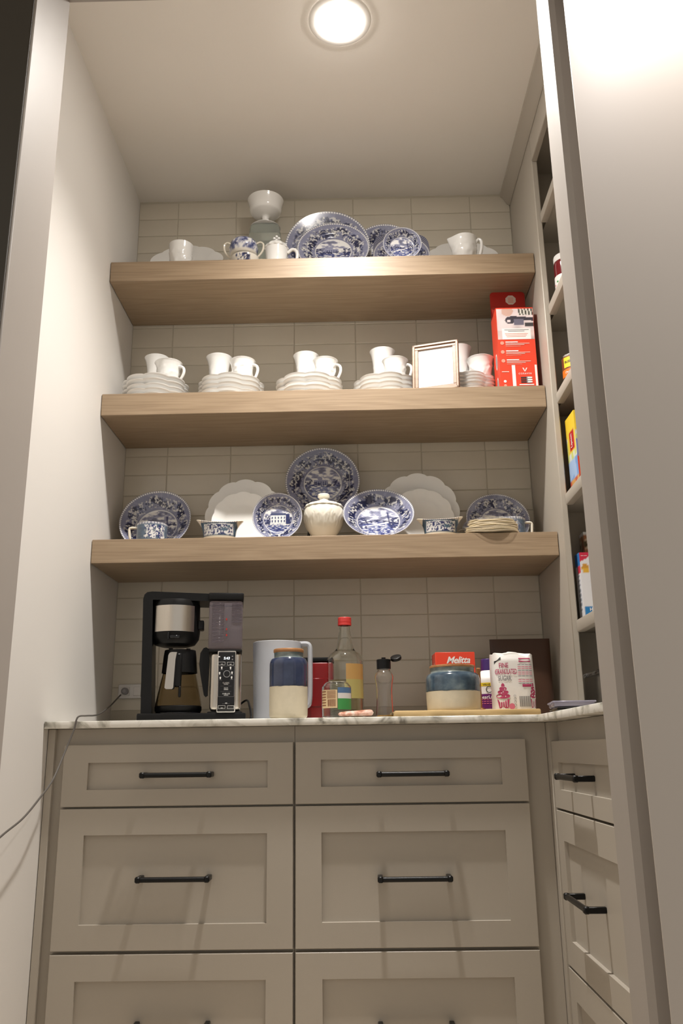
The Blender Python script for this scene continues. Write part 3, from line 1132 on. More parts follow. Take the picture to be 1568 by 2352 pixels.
x, r, h = fit(1035, 1094, 545, 534, -.2, Z1)
t = thing('creamer', 'white creamer with a spout, in front of the right plate on the topmost shelf', 'creamer', (x, -.2, Z1 + .0005))
outer = [(r * .50, 0), (r * .58, h * .03), (r * .52, h * .09), (r * .74, h * .24), (r * .93, h * .5), (r * .96, h * .72), (r * .95, h * .88), (r, h)]
prof = dense(vessel(outer, .0032), h * .05)
em = emboss(h * .2, h * .8, .0026, 4)
no = len(prof) // 2


def crfn(a, rr, z, k):
    p = em(a, rr, z, k) if k < no else (rr * math.cos(a), rr * math.sin(a), z)
    sp = max(0, math.cos(a - PI)) ** 10 * st(h * .55, h, np.array([z]))[0]
    return (p[0] - sp * r * .32, p[1] * (1 - .35 * sp), p[2] + sp * h * .03)


G().lathe(prof, 56, crfn).obj('cup_body', MILK, t)
G().tube([(r * .78, 0, h * .78), (r * 1.1, 0, h * .92), (r * 1.34, 0, h * .84), (r * 1.30, 0, h * .58), (r * 1.05, 0, h * .32), (r * .72, 0, h * .26)], .0055, 10, 6, M=rotm(rz=-.3)).obj('handle', MILK, t)

# sugar bowls, stacked
Y = -.215
x, r, h1 = fit(526, 600, 574, 574, Y, Z1)
t = thing('sugar_bowl', 'cream two-handled sugar bowl with a small blue scene, under the blue one', 'sugar bowl', (x, Y, Z1 + .0005))
r *= .88


def bandcol(R_, z0, z1, seed, base=None, centers=(-PI / 2,), width=.75, dark=TEAL):
    """cream ware with a printed vignette facing -Y"""
    def f(V):
        th = np.arctan2(V[:, 1], V[:, 0])
        z = V[:, 2]
        c = np.tile(np.array([0.74, 0.70, 0.62]), (len(V), 1))
        for cc in centers:
            d = np.abs((th - cc + PI) % (2 * PI) - PI)
            m = st(width, width - .12, d + .25 * (vnoise(th * 9, z * 90, seed) - .5)) * st(z0, z0 + .15 * (z1 - z0), z) * st(z1, z1 - .15 * (z1 - z0), z)
            q = fbm(th * 9, z * 120, seed, 3)
            c = mixc(c, MIDB * 1.2, m * st(.36, .5, q))
            c = mixc(c, NAVY, m * st(.5, .62, q))
        return c
    return f


outer = [(r * .55, 0), (r * .60, h1 * .05), (r * .82, h1 * .3), (r * .97, h1 * .7), (r, h1 * .97)]
prof = dense(vessel(outer, .003), h1 * .06)
G().lathe(prof, 96, col=bandcol(r, h1 * .35, h1 * .97, 5, width=.6)).obj('bowl_body', PRINT, t)
for s, nm in ((-1, 'handle'), (1, 'handle')):
    G().tube([(s * r * .92, 0, h1 * .85), (s * r * 1.2, 0, h1 * .9), (s * r * 1.22, 0, h1 * .55), (s * r * .85, 0, h1 * .35)], .004, 8, 6).obj(nm, CREAM, t)
x2, r2, h2 = fit(527, 593, 555, 533, Y, Z1 + h1)
t = thing('sugar_bowl', 'round blue and white two-handled sugar bowl with domed lid, topmost shelf', 'sugar bowl', (x2, Y, Z1 + h1 + .003))
h2 = h2 - .002


def blobcol(seed, z0, z1):
    def f(V):
        th = np.arctan2(V[:, 1], V[:, 0])
        z = V[:, 2]
        q = fbm(th * 4, z * 75, seed, 3)
        q2 = fbm(th * 10, z * 190, seed + 3, 2)
        c = np.tile(WHT, (len(V), 1))
        c = mixc(c, WASH * 1.3, st(.28, .44, q))
        c = mixc(c, MIDB * 1.4, st(.46, .58, q + .25 * (q2 - .5)))
        c = mixc(c, NAVY * 1.5, st(.60, .68, q2) * st(.42, .5, q))
        c = mixc(c, np.array([0.74, 0.70, 0.62]), st(z0 + .006, z0, z))
        c = mixc(c, WASH * 1.2, st(z1 - .012, z1, z))
        return c
    return f


prof = dense(curve_prof([(r2 * .62, 0), (r2 * .86, h2 * .10), (r2, h2 * .42), (r2 * .97, h2 * .58), (r2 * .88, h2 * .8), (r2 * .55, h2 * .97), (0.002, h2)], 4), h2 * .05)
G().lathe([(0, 0)] + prof + [(0, h2)], 96, col=blobcol(7, h2 * .16, h2)).obj('bowl_body', PRINT, t)
for s in (-1, 1):
    G().tube([(s * r2 * .88, 0, h2 * .78), (s * r2 * 1.15, 0, h2 * .86), (s * r2 * 1.36, 0, h2 * .72), (s * r2 * 1.28, 0, h2 * .35), (s * r2 * .95, 0, h2 * .05), (s * r2 * .72, 0, h2 * .04)], .0036, 8, 6).obj('handle', CREAM, t)

# white covered sugar pot with a cross-shaped finial
x, r, h = fit(609, 661, 560, 541, -.215, Z1)
t = thing('covered_pot', 'small white lidded pot with a cross-shaped finial, topmost shelf', 'pot', (x, -.215, Z1 + .0005))
outer = [(r * .72, 0), (r * .82, h * .03), (r * .90, h * .3), (r * .96, h * .55), (r, h * .74)]
G().lathe(dense(vessel(outer, .003), h * .06), 48, emboss(h * .1, h * .5, .0012, 9)).obj('pot_body', MILK, t)
g = G()
g.lathe([(0, h * .70), (r * 1.02, h * .745), (r * 1.06, h * .775), (r * .9, h * .86), (r * .55, h * .96), (r * .16, h), (r * .13, h * 1.03), (0, h * 1.03)], 48,
        lambda a, rr, z, k: (rr * (1 + .045 * math.cos(a * 12) * (rr > r * .7)) * math.cos(a), rr * (1 + .045 * math.cos(a * 12) * (rr > r * .7)) * math.sin(a), z))
lid = g.obj('lid', MILK, t)
g = G()
for dx, dz in ((0, .017), (-.008, .010), (.008, .010), (0, .004)):
    g.lathe([(0, -.0052), (.0042, -.003), (.0052, 0), (.0042, .003), (0, .0052)], 14, off=(dx, 0, h * 1.03 + dz))
g.obj('finial', MILK, lid)
G().tube([(r * .95, 0, h * .62), (r * 1.4, 0, h * .74), (r * 1.78, 0, h * .66), (r * 1.78, 0, h * .42), (r * 1.35, 0, h * .24), (r * .88, 0, h * .26)], .0062, 10, 6).obj('handle', MILK, t)

# goblet on an upturned square glass dish
Y = -.09
za = at(607, 527, Y=Y)[2]
gx0, gx1 = at(568, 540, Y=Y - .05)[0], at(644, 540, Y=Y - .05)[0]
gxc, gw = (gx0 + gx1) / 2, (gx1 - gx0) / 2
g = G()
hb = za - Z1
prof = [(gw * 1.12, 0), (gw * 1.16, .004), (gw * 1.10, hb * .5), (gw * 1.08, hb * .85), (gw * .98, hb * .98), (gw * .9, hb), (0, hb), (0, hb - .005), (gw * .9, hb - .005), (gw * 1.02, hb * .84), (gw * 1.04, hb * .5), (gw * 1.10, .002), (gw * 1.12, 0)]


def sqfn(a, rr, z, k):
    q = 1.0 / (abs(math.cos(a)) ** 6 + abs(math.sin(a)) ** 6) ** (1 / 6)
    return (rr * q * math.cos(a) * .9, rr * q * math.sin(a) * .72, z)


g.lathe(prof, 64, sqfn)
o = g.obj('glass_dish', GLASSG, loc=(gxc, Y, Z1 + .0005))
tag(o, 'upturned pale green glass dish carrying the white goblet', 'dish')
x, r, h = fit(569, 651, 460, 437, Y, za)
t = thing('goblet', 'tall white milk glass goblet standing on the glass dish, topmost shelf', 'goblet', (x, Y, za + .0012))
g = G()
outer = [(r * .80, 0), (r * .82, h * .02), (r * .5, h * .06), (r * .22, h * .12), (r * .19, h * .24), (r * .21, h * .41), (r * .50, h * .465), (r * .78, h * .54), (r * .87, h * .63), (r * .90, h * .76), (r * .95, h * .90), (r, h)]
op = curve_prof(outer, 5)
inn = [(max(rr - .004, 0), z) for rr, z in op if z > h * .465]
g.lathe([(0, 0)] + op + [(r - .002, h + .0015)] + inn[::-1] + [(0, h * .465)], 48)
g.obj('goblet_body', MILK, t)

# --- lowest shelf: covered jar
Y = -.205
x, r, h = fit(697, 790, 1180, 1121, Y, Z3)
t = thing('covered_jar', 'bulbous cream-white covered glass jar in the middle of the lowest shelf', 'jar', (x, Y, Z3 + .0005))


def jarfn(a, rr, z, k):
    u = ((a / (2 * PI) * 8) % 1.0)
    zz = z / h
    tri = .50 + .2 * (1 - abs(2 * u - 1)) - .12
    d = 0
    if .25 < zz < .72:
        d += .0022 * math.exp(-((zz - tri) / .018) ** 2) * (.5 + .5 * math.sin(a * 90))
        d += .0014 * math.exp(-((zz - tri - .05) / .02) ** 2)
        d += .0012 * (1 if zz < tri - .03 and (math.sin(a * 32) > .4) and zz > tri - .12 else 0)
    return ((rr + d) * math.cos(a), (rr + d) * math.sin(a), z)


outer = [(r * .30, 0), (r * .34, h * .02), (r * .30, h * .05), (r * .55, h * .12), (r * .84, h * .28), (r * .98, h * .46), (r, h * .56), (r * .95, h * .66), (r * .88, h * .70)]
G().lathe(dense([(0, 0)] + curve_prof(outer, 5) + [(0, h * .70)], h * .02), 160, jarfn).obj('jar_body', MILKC, t)
g = G()
g.lathe(dense([(0, h * .695), (r * .90, h * .70), (r * .95, h * .715), (r * .88, h * .755), (r * .64, h * .795), (r * .36, h * .825), (r * .26, h * .845), (r * .22, h * .88)], h * .03), 64,
        lambda a, rr, z, k: (rr * (1 + .03 * math.cos(a * 16) * (rr > r * .6)) * math.cos(a), rr * (1 + .03 * math.cos(a * 16) * (rr > r * .6)) * math.sin(a), z))
lid = g.obj('lid', MILKC, t)
G().lathe([(0, h * .86), (r * .21, h * .875), (r * .24, h * .91), (r * .30, h * .925), (r * .31, h * .965), (r * .27, h * .985), (r * .10, h), (0, h)], 32).obj('knob', MILKC, lid)


# blue cups with square handles
def blue_cup(label, pl_, pr_, pt_, side, Y, seed):
    x, r, h = fit(pl_, pr_, pt_ + 20, pt_, Y, Z3)
    t = thing('blue_cup', label, 'cup', (x, Y, Z3 + .0005), 0, 'blue cups with square handles')

    def cf(V):
        th = np.arctan2(V[:, 1], V[:, 0])
        z = V[:, 2] / h
        rr = np.hypot(V[:, 0], V[:, 1])
        c = np.tile(np.array([.085, .125, .185]), (len(V), 1)) * (0.8 + .5 * fbm(th * 3, z * 22, seed, 2))[:, None]
        d = np.abs((th + PI / 2 + side * .45 + PI) % (2 * PI) - PI)
        cart = st(.74, .70, d + .05 * np.sin(z * 20)) * st(.06, .1, z) * st(.84, .80, z)
        q = fbm(th * 13, z * 13, seed + 2, 3)
        w = mixc(np.tile(WHT * .95, (len(V), 1)), NAVY * 2.5, st(.50, .56, q))
        w = mixc(w, TEAL, st(.60, .72, vnoise(th * 5, z * 5, seed)) * .8)
        c = mixc(c, np.zeros((len(V), 3)) + w, cart)
        rim = np.where((np.sin(th * 70) > -.2)[:, None], WHT, NAVY * 2)
        c = mixc(c, rim, st(.86, .9, z))
        c[rr < r * .93 * 0 + (r - .0025) * np.interp(z, [0, 1], [.9, .985])] = np.array([.72, .68, .60])
        return c
    outer = [(r * .93, 0), (r * .97, h * .03), (r * .98, h * .4), (r, h * .97)]
    G().lathe(dense(vessel(outer, .003, 3), h * .03), 240, col=cf).obj('cup_body', PRINT, t)
    G().tube([(side * r * .97, 0, h * .84), (side * r * 1.34, 0, h * .84), (side * r * 1.46, 0, h * .80), (side * r * 1.48, 0, h * .70), (side * r * 1.44, 0, h * .40), (side * r * 1.34, 0, h * .12), (side * r * 1.22, 0, h * .06), (side * r * .97, 0, h * .06)],
             .0042, 8, 4, flat=1.25).obj('handle', CREAM, t)


blue_cup('blue and white cup with a square handle at the left end of the lowest shelf', 314, 384, 1197, -1, -.25, 3)
blue_cup('blue and white cup with a square handle behind the coffee filters, lowest shelf', 1144, 1206, 1185, 1, -.172, 6)


def boat(label, pl_, pr_, pt_, Y, seed, flip):
    x, r, h = fit(pl_, pr_, pt_ + 12, pt_ + 5, Y, Z3)
    h *= 1.06

    def fn(a, rr, z, k):
        f = rr / r
        c, s = math.cos(a), math.sin(a)
        zz = z / h
        top = max(0.0, zz - .5) * 2
        end = abs(c) ** 3
        fl = 1 + .27 * end * top ** 1.7
        zz2 = z + h * .24 * top * (end - .42) + (h * .05 * top * c * flip)
        return (rr * c * fl * .80, rr * s * .58, zz2)

    def cf(V):
        xx, zz, yy = V[:, 0] / r, V[:, 2] / h, V[:, 1]
        c = np.tile(np.array([.74, .66, .52]), (len(V), 1))
        body = st(.13, .16, zz) * st(.90, .87, zz - .14 * np.abs(xx) ** 2) * st(.80, .76, np.abs(xx))
        q = fbm(xx * 21, zz * 13, seed, 3)
        b = np.tile(TEAL * .9, (len(V), 1)) * (.7 + .6 * vnoise(xx * 14, zz * 4, seed))[:, None]
        cart = st(.62, .58, np.abs(xx)) * st(.20, .24, zz) * st(.82, .78, zz)
        w = mixc(np.tile(WHT * .92, (len(V), 1)), NAVY * 2.2, st(.50, .56, q))
        horse = (np.hypot((xx - .26) * 1.0, (zz - .52) * 1.5) < .17) | (np.hypot((xx - .44) * 2, (zz - .68) * 1.6) < .14)
        w = np.where((horse & (q > .36))[:, None], TEAL * 1.3, w)
        b = mixc(b, w, cart)
        fr = ((np.abs(np.abs(xx) - .61) < .012) & (zz > .2) & (zz < .82)) | (((np.abs(zz - .21) < .015) | (np.abs(zz - .81) < .015)) & (np.abs(xx) < .62))
        b = np.where(fr[:, None], WHT, b)
        c = mixc(c, b, body * (yy < 0))
        bead = st(.86, .88, zz - .14 * np.abs(xx) ** 2) * (np.sin(xx * 75) > 0) * (np.abs(xx) < .8)
        c = mixc(c, NAVY * 3, bead * .7)
        return c
    outer = [(r * .78, 0), (r * .84, h * .04), (r * .86, h * .14), (r * .90, h * .45), (r * .96, h * .8), (r, h)]
    g = G()
    g.lathe(dense(vessel(outer, .0035, 3), h * .03), 256, fn, col=cf)
    o = g.obj('creamer_boat', PRINT, loc=(x, Y, Z3 + .0005))
    tag(o, label, 'creamer', 'blue and cream creamers with a sleigh scene')


boat('blue and cream creamer with a horse scene, in front of the left white plates', 452, 558, 1186, -.262, 4, -1)
boat('blue and cream creamer with a horse scene, in front of the right white plates', 957, 1062, 1180, -.262, 4, 1)

# coffee filters in a bag
Y = -.268
xa, xb = at(1062, 1210, Y=Y)[0], at(1206, 1210, Y=Y)[0]
x, r = (xa + xb) / 2 - .004, (xb - xa) / 2 * .86
zt = at(1135, 1189, Y=Y - r * .5)[2]
t = thing('coffee_filters', 'stack of tan round coffee filters in a clear bag at the shelf edge', 'coffee filters', (x, Y, Z3 + .001))
hh = (zt - Z3) * 1.12
g = G()
nn = 9
for k in range(nn):
    z0 = .004 + (hh - .010) * k / nn
    rr = r * (1 - .022 * k) * rt.uniform(.97, 1.02)
    ph = rt.uniform(0, 6)
    g.lathe([(0, z0), (rr * .7, z0), (rr, z0 + .001), (rr * 1.01, z0 + .0028), (rr * .7, z0 + .0034), (0, z0 + .0034)], 48,
            lambda a, q, z, k_: (q * math.cos(a) + .003 * math.sin(ph), q * .6 * math.sin(a), z + (q / r) * .0022 * math.sin(a * 3 + ph)))
g.obj('filter_stack', FILTER, t)
g = G()
g.lathe(curve_prof([(r * 1.04, .0008), (r * 1.10, .006), (r * 1.04, hh * .7), (r * .8, hh * .98), (0.004, hh)], 5), 40,
        lambda a, q, z, k: (q * (1 + .05 * math.sin(a * 7) + .16 * max(0, -math.cos(a)) ** 6 * (z < hh * .4) + .20 * max(0, math.cos(a)) ** 8 * (z < hh * .5)) * math.cos(a), q * .6 * (1 + .03 * math.sin(a * 5)) * math.sin(a), z))
g.obj('plastic_bag', FILM, t)


# ================================================================== PICTURE FRAME AND RED BOX (middle shelf)
yaw = math.radians(-16)       # right side nearer the camera
pb = at(1000, 887, Y=-.268)
fw, fh = 0.150, 0.158
t = thing('picture_frame', 'light wood picture frame with a white mat on the middle shelf', 'picture frame', (pb[0], -.276, Z2 + .001), yaw)
tilt = rotm(rx=math.radians(-7))
pt_ = at(1000, 787, Y=-.262)[2] - Z2
fh = pt_ / math.cos(math.radians(7)) * 1.0
bw = .0185


def frame_bar(x0, x1, z0, z1):
    g = G()
    g.box(x0, x1, -.004, .012, z0, z1, .0015, M=tilt)
    return g


g = G()
for (x0, z0, x1, z1, horiz) in ((-fw / 2, 0, fw / 2, bw, True), (-fw / 2, fh - bw, fw / 2, fh, True), (-fw / 2, bw, -fw / 2 + bw, fh - bw, False), (fw / 2 - bw, bw, fw / 2, fh - bw, False)):
    g = G()
    g.box(x0, x1, -.002, .012, z0, z1, .001, M=tilt)
    if horiz:
        zz = (z0, z0 + bw * .45) if z0 == 0 else (z1 - bw * .45, z1)
        g.box(x0, x1, -.006, -.001, zz[0], zz[1], .0015, M=tilt)
    else:
        xx = (x0, x0 + bw * .45) if x0 < 0 else (x1 - bw * .45, x1)
        g.box(xx[0], xx[1], -.006, -.001, z0 - bw, z1 + bw, .0015, M=tilt)
    g.obj('frame_bar', FRAMEW, t)
G().box(-fw / 2 + bw, fw / 2 - bw, .003, .005, bw, fh - bw, M=tilt).obj('mat_board', PAPER, t, smooth=False)
g = G()
ix, iz = .014, .016
nx, nz = 24, 24
V, F, C = [], [], []
for k in range(nz + 1):
    for i in range(nx + 1):
        u, v = i / nx, k / nz
        V.append((-fw / 2 + bw + ix + u * (fw - 2 * bw - 2 * ix), .0025, bw + iz + v * (fh - 2 * bw - 2 * iz)))
        d = math.exp(-((u - .45) / .25) ** 2 - ((v - .45) / .22) ** 2)
        e = max(0, v - .72) * 1.3
        C.append((.82 - .10 * e - .02 * d, .80 - .20 * e * (1 - u) - .10 * e - .05 * d, .79 - .06 * e - .09 * d))
for k in range(nz):
    for i in range(nx):
        a = k * (nx + 1) + i
        F.append((a, a + 1, a + nx + 2, a + nx + 1))
g.add(V, F, M=tilt, C=C)
g.obj('print', PRINTM, t, smooth=False)
G().box(-.03, .03, .012, .0135, .02, .12, M=tilt).obj('easel_back', KRAFT, t, smooth=False)

# red box with open top
Yb_ = -.285
c0, c1 = at(1150, 884, Y=Yb_), at(1237, 884, Y=Yb_)
bwid = c1[0] - c0[0]
bh = at(1180, 707, Y=Yb_)[2] - Z2
bd = 0.095
t = thing('red_box', 'tall red and orange gadget box with its top open, on the middle shelf', 'box', (c0[0], Yb_, Z2 + .0005))
g = G()
th = .0012
g.box(0, bwid, 0, th, 0, bh)
g.box(0, bwid, bd - th, bd, 0, bh)
g.box(0, th, th, bd - th, 0, bh)
g.box(bwid - th, bwid, th, bd - th, 0, bh)
g.box(0, bwid, th, bd - th, 0, th)
g.obj('carton', REDC, t, smooth=False)
zfl = min(at(1173, 664, Y=Yb_ + bd - .002)[2] - Z2, Z1 - ST - Z2 - .004)
g = G()
rr = .012
out = [(0.001, bh)] + [(bwid - .001, bh)] + [(bwid - .001 - rr + rr * math.cos(a), zfl - rr + rr * math.sin(a)) for a in (0, .5, 1.05, PI / 2)] + [(.001 + rr - rr * math.sin(a), zfl - rr + rr * math.cos(a)) for a in (0, .5, 1.05, PI / 2)]
g.prism(out, bd - th, bd - .0002)
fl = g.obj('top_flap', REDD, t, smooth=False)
oc = at(1172, 690, Y=Yb_ + bd)
ox, oz, orr = oc[0] - c0[0], oc[2] - Z2, .0185
g = G()
g.prism([(ox + orr * math.cos(PI / 8 + k * PI / 4), oz + orr * math.sin(PI / 8 + k * PI / 4)) for k in range(8)], bd - th - .0004, bd - th)
g.obj('badge', PALE, fl, smooth=False)
g = G()
for k in range(4):
    g.box(ox - .009, ox + .009, bd - th - .0008, bd - th - .0004, oz - .010 + k * .0055, oz - .0078 + k * .0055)
g.obj('badge_print', PALERED, fl, smooth=False)
# side flaps
g = G()
g.add([(th, th, bh), (th, bd * .62, bh), (th - .004, bd * .62, bh + .03), (th - .006, th + .03, bh + .018)], [(0, 1, 2, 3)])
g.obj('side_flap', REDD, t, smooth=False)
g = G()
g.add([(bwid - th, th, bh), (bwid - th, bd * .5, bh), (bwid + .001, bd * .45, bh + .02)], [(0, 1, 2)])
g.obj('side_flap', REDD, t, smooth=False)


def bq(px, py):       # box front face in local x, z
    p = at(px, py, Y=Yb_)
    return p[0] - c0[0], p[2] - Z2


k_ = bwid
# photograph on the box front, painted as a colour grid (flat print)
nx, nz = 44, 40
z_lo, z_hi = bh * .60, bh * .985
V, F, C = [], [], []
for k in range(nz + 1):
    for i in range(nx + 1):
        u, v = i / nx, k / nz
        V.append((.001 + u * (bwid - .002), -.0004, z_lo + v * (z_hi - z_lo)))
        n = float(vnoise(u * 5, v * 5, 4))
        c = np.array([.72, .62, .62]) * (.75 + .4 * n)
        if v < .30:
            c = np.array([.62, .48, .46]) * (.7 + .6 * n)
        if u > .6 and v > .78:
            c = np.array([.75, .72, .66]) if math.sin((u * 6 + v * .9) * 12) > -.1 else np.array([.05, .05, .04])
        if abs(v - .70 + (u - .5) * .10) < .055 and u > .38:
            c = np.array([.045, .04, .055])
        if math.hypot((u - .36) * .9, v - .62) < .12 and math.hypot((u - .33) * .9, v - .60) > .05:
            c = np.array([.05, .045, .06])
        if abs(u - .60) < .13 and abs(v - .56) < .10:
            c = np.array([.15, .14, .19])
        if u > .76 and abs(v - .48) < .06:
            c = np.array([.06, .055, .06])
        if math.hypot(u - .30, v - .92) < .16:
            c = np.array([.62, .40, .33])
        C.append(c)
for k in range(nz):
    for i in range(nx):
        a = k * (nx + 1) + i
        F.append((a, a + 1, a + nx + 2, a + nx + 1))
g = G()
g.add(V, F, C=C)
g.obj('front_picture', PRINTM, t, smooth=False)
g = G()      # 0 white 1 pale red 2 black 3 grey 4 orange-red
Ms = [WHITEP, PALERED, BLACKI, GREYP, PALE]
g.quad(bwid * .13, bwid * .90, bh * .60, bh * .735, -.0007, mi=0)
for k in range(2):
    g.quad(bwid * (.19 + .1 * k), bwid * (.85 - .12 * k), bh * (.715 - .018 * k), bh * (.722 - .018 * k), -.001, mi=3)
for k in range(3):
    g.quad(bwid * (.2 + .02 * k), bwid * (.82 - .03 * k), bh * (.667 - .019 * k), bh * (.673 - .019 * k), -.001, mi=1)
for k, z in enumerate((.555, .445, .335)):
    V = []
    for a in range(16):
        V.append((bwid * .11 + .0062 * math.cos(a * PI / 8), -.0008, bh * z + .0062 * math.sin(a * PI / 8)))
    g.add(V, [tuple(range(16))], mi=1)
    g.quad(bwid * .20, bwid * .53, bh * (z + .006), bh * (z + .017), -.0008, mi=0)
    for j in range(2):
        g.quad(bwid * .20, bwid * (.84 - .14 * j), bh * (z - .010 - .016 * j), bh * (z - .004 - .016 * j), -.0008, mi=4)
    g.quad(bwid * .20, bwid * .6, bh * (z - .045), bh * (z - .040), -.0008, mi=1)
g.quad(bwid * .32, bwid * .41, bh * .002, bh * .28, -.0008, mi=0)
g.quad(bwid * .93, bwid * .985, bh * .002, bh * .28, -.0008, mi=0)
g.quad(bwid * .05, bwid * .24, bh * .197, bh * .205, -.0008, mi=4)
for k in range(2):
    V = [(bwid * .12 + .0045 * math.cos(a * PI / 8), -.0008, bh * (.085 - .05 * k) + .0045 * math.sin(a * PI / 8)) for a in range(16)]
    g.add(V, [tuple(range(16))], mi=0 if k == 0 else 1)
text(g, 'coravin', bwid * .34, bwid * .66, bh * .175, 0, mi=0, eps=.0008)
g.add([(bwid * .60, -.0008, bh * .245), (bwid * .635, -.0008, bh * .245), (bwid * .665, -.0008, bh * .205), (bwid * .655, -.0008, bh * .198)], [(0, 1, 2, 3)], mi=0)
g.add([(bwid * .73, -.0008, bh * .245), (bwid * .70, -.0008, bh * .245), (bwid * .668, -.0008, bh * .215), (bwid * .672, -.0008, bh * .198)], [(0, 1, 2, 3)], mi=0)
for k in range(3):
    z = bh * (.125 - .026 * k)
    g.box(bwid * .54, bwid * .70, -.001, -.0006, z - .0022, z + .0022, mi=2)
    g.box(bwid * .69, bwid * .80, -.0011, -.0007, z - .0038, z + .0038, mi=3)
    g.box(bwid * .72, bwid * .84, -.0012, -.0008, z - .0022, z + .0022, mi=0)
g.quad(bwid * .49, bwid * .88, bh * .035, bh * .047, -.0008, mi=0)
g.obj('front_print', Ms, t, smooth=False)
g = G()
for zc_ in (.39, .10):
    V = [(-.0006, bd * .45 + .014 * math.cos(a * PI / 8), bh * zc_ + .028 * math.sin(a * PI / 8)) for a in range(16)]
    g.add(V, [tuple(range(16))], mi=0)
    V = [(-.0009, bd * .45 + .009 * math.cos(a * PI / 8), bh * zc_ + .022 * math.sin(a * PI / 8)) for a in range(16)]
    g.add(V, [tuple(range(16))], mi=1)
g.obj('side_print', [WHITEP, GREYP], t, smooth=False)

# ================================================================== COFFEE MAKER
YCM = -.455                     # plane of its front
cb = at(439, 1648, Y=YCM)
CX = cb[0]
root = thing('coffee_maker', 'black and steel drip coffee maker with a water tank on the worktop', 'coffee maker', (CX, YCM, ZC + .0005), math.radians(8))


def zc_(zx, zy, y=0.0):
    """zoomed pixel of the coffee maker -> local x, z on the plane y behind its front"""
    p = at(300 + zx / 5.2267, 1340 + zy / 5.2267, Y=YCM + y)
    return p[0] - CX, p[2] - ZC - .0005


def zbox(g, x0, y0, x1, y1, d0, d1, bev=.003, mi=0, seg=2, ref=None):
    xa, za = zc_(x0, y1, ref if ref is not None else d0)
    xb, zb_ = zc_(x1, y0, ref if ref is not None else d0)
    g.box(xa, xb, d0, d1, za, zb_, bev, mi=mi, seg=seg)
    return xa, xb, za, zb_


g = G()
xa, zt0 = zc_(85, 1565)
xb, _ = zc_(1375, 1565)
g.box(xa, xb, 0, .20, 0, zt0, .004, seg=2)
g.obj('base', BLACKP, root)
# warming plate
wx0, wz = zc_(265, 1540)
wx1, _ = zc_(835, 1540)
g = G()
wr = (wx1 - wx0) / 2
g.lathe([(0, 0), (wr * 1.02, 0), (wr * 1.02, .003), (wr * .96, .005), (0, .005)], 40, off=((wx0 + wx1) / 2, .078, zt0 - .0005))
g.obj('warming_plate', BLACKG, root)
# left column and top arm, one bent body
p = [zc_(118, 1562), zc_(245, 1562), zc_(258, 600), zc_(266, 185), zc_(938, 185), zc_(938, 96), zc_(260, 86), zc_(200, 96), zc_(168, 125), zc_(152, 180)]
g = G()
g.prism([(x, z) for x, z in p], .03, .15)
g.obj('housing', BLACKP, root)
g = G()
zbox(g, 105, 690, 150, 1345, .13, .19, .003, ref=.03)
g.obj('rear_column', BLACKP, root)
# brew basket
bx0, _ = zc_(275, 400, .05)
bx1, _ = zc_(868, 400, .05)
bz0 = zc_(560, 738, .02)[1]
bz1 = zc_(560, 188, .02)[1]
br = (bx1 - bx0) / 2
bh_ = bz1 - bz0
g = G()
g.lathe([(0, 0), (br * .55, 0), (br * .80, bh_ * .04), (br * .95, bh_ * .16), (br * .985, bh_ * .30), (br * .96, bh_ * .9), (br * .9, bh_), (0, bh_)], 48, off=((bx0 + bx1) / 2, .078, bz0))
g.box((bx0 + bx1) / 2 + br * .9, (bx0 + bx1) / 2 + br * 1.14, .05, .09, bz0 + bh_ * .36, bz0 + bh_ * .56, .002)
bk = g.obj('brew_basket', BLACKP, root)
g = G()
s0 = zc_(560, 580, .02)[1]
s1 = zc_(560, 268, .02)[1]
g.patch(br * .985, -.86, .86, s0, s1, 24, 1, .0018, off=((bx0 + bx1) / 2, .078, 0))
g.obj('steel_band', STEEL, bk)
g = G()
g.box((bx0 + bx1) / 2 - .012, (bx0 + bx1) / 2 + .018, .078 - br - .001, .078 - br * .9, bz0 + bh_ * .13, bz0 + bh_ * .20, .002)
g.box((bx0 + bx1) / 2 - .016, (bx0 + bx1) / 2 - .012, .078 - br - .003, .078 - br * .9, bz0 + bh_ * .11, bz0 + bh_ * .25, .001)
g.obj('drip_stop', BLACKG, bk)
# tower
g = G()
tx0, tx1, tz0, tz1 = zbox(g, 938, 815, 1332, 1535, .004, .17, .012, seg=4)
g.obj('tower', STEEL, root)
g = G()
zbox(g, 932, 782, 1334, 822, .002, .172, .003)
g.obj('tower_band', BLACKP, root)
g = G()
zbox(g, 915, 1530, 1335, 1566, .002, .172, .003)
g.obj('tower_foot', BLACKP, root)
g = G()
zbox(g, 1017, 798, 1263, 1552, -.004, .006, .004)
pnl = g.obj('panel_bezel', CHROME, root)
g = G()
zbox(g, 1030, 814, 1250, 1538, -.0052, 0, .002, ref=-.004)
g.obj('control_panel', BLACKG, pnl)
g = G()


def rectline(g, x0, y0, x1, y1, w, mi=0):
    (xa, za), (xb, zb) = zc_(x0, y1, -.0055), zc_(x1, y0, -.0055)
    for q in ((xa, xb, za, za + w), (xa, xb, zb - w, zb), (xa, xa + w, za, zb), (xb - w, xb, za, zb)):
        g.quad(q[0], q[1], q[2], q[3], -.0056, mi=mi)


def bar(g, x0, y0, x1, y1, mi=0):
    (xa, za), (xb, zb) = zc_(x0, y1, -.0055), zc_(x1, y0, -.0055)
    g.quad(xa, xb, za, zb, -.0056, mi=mi)


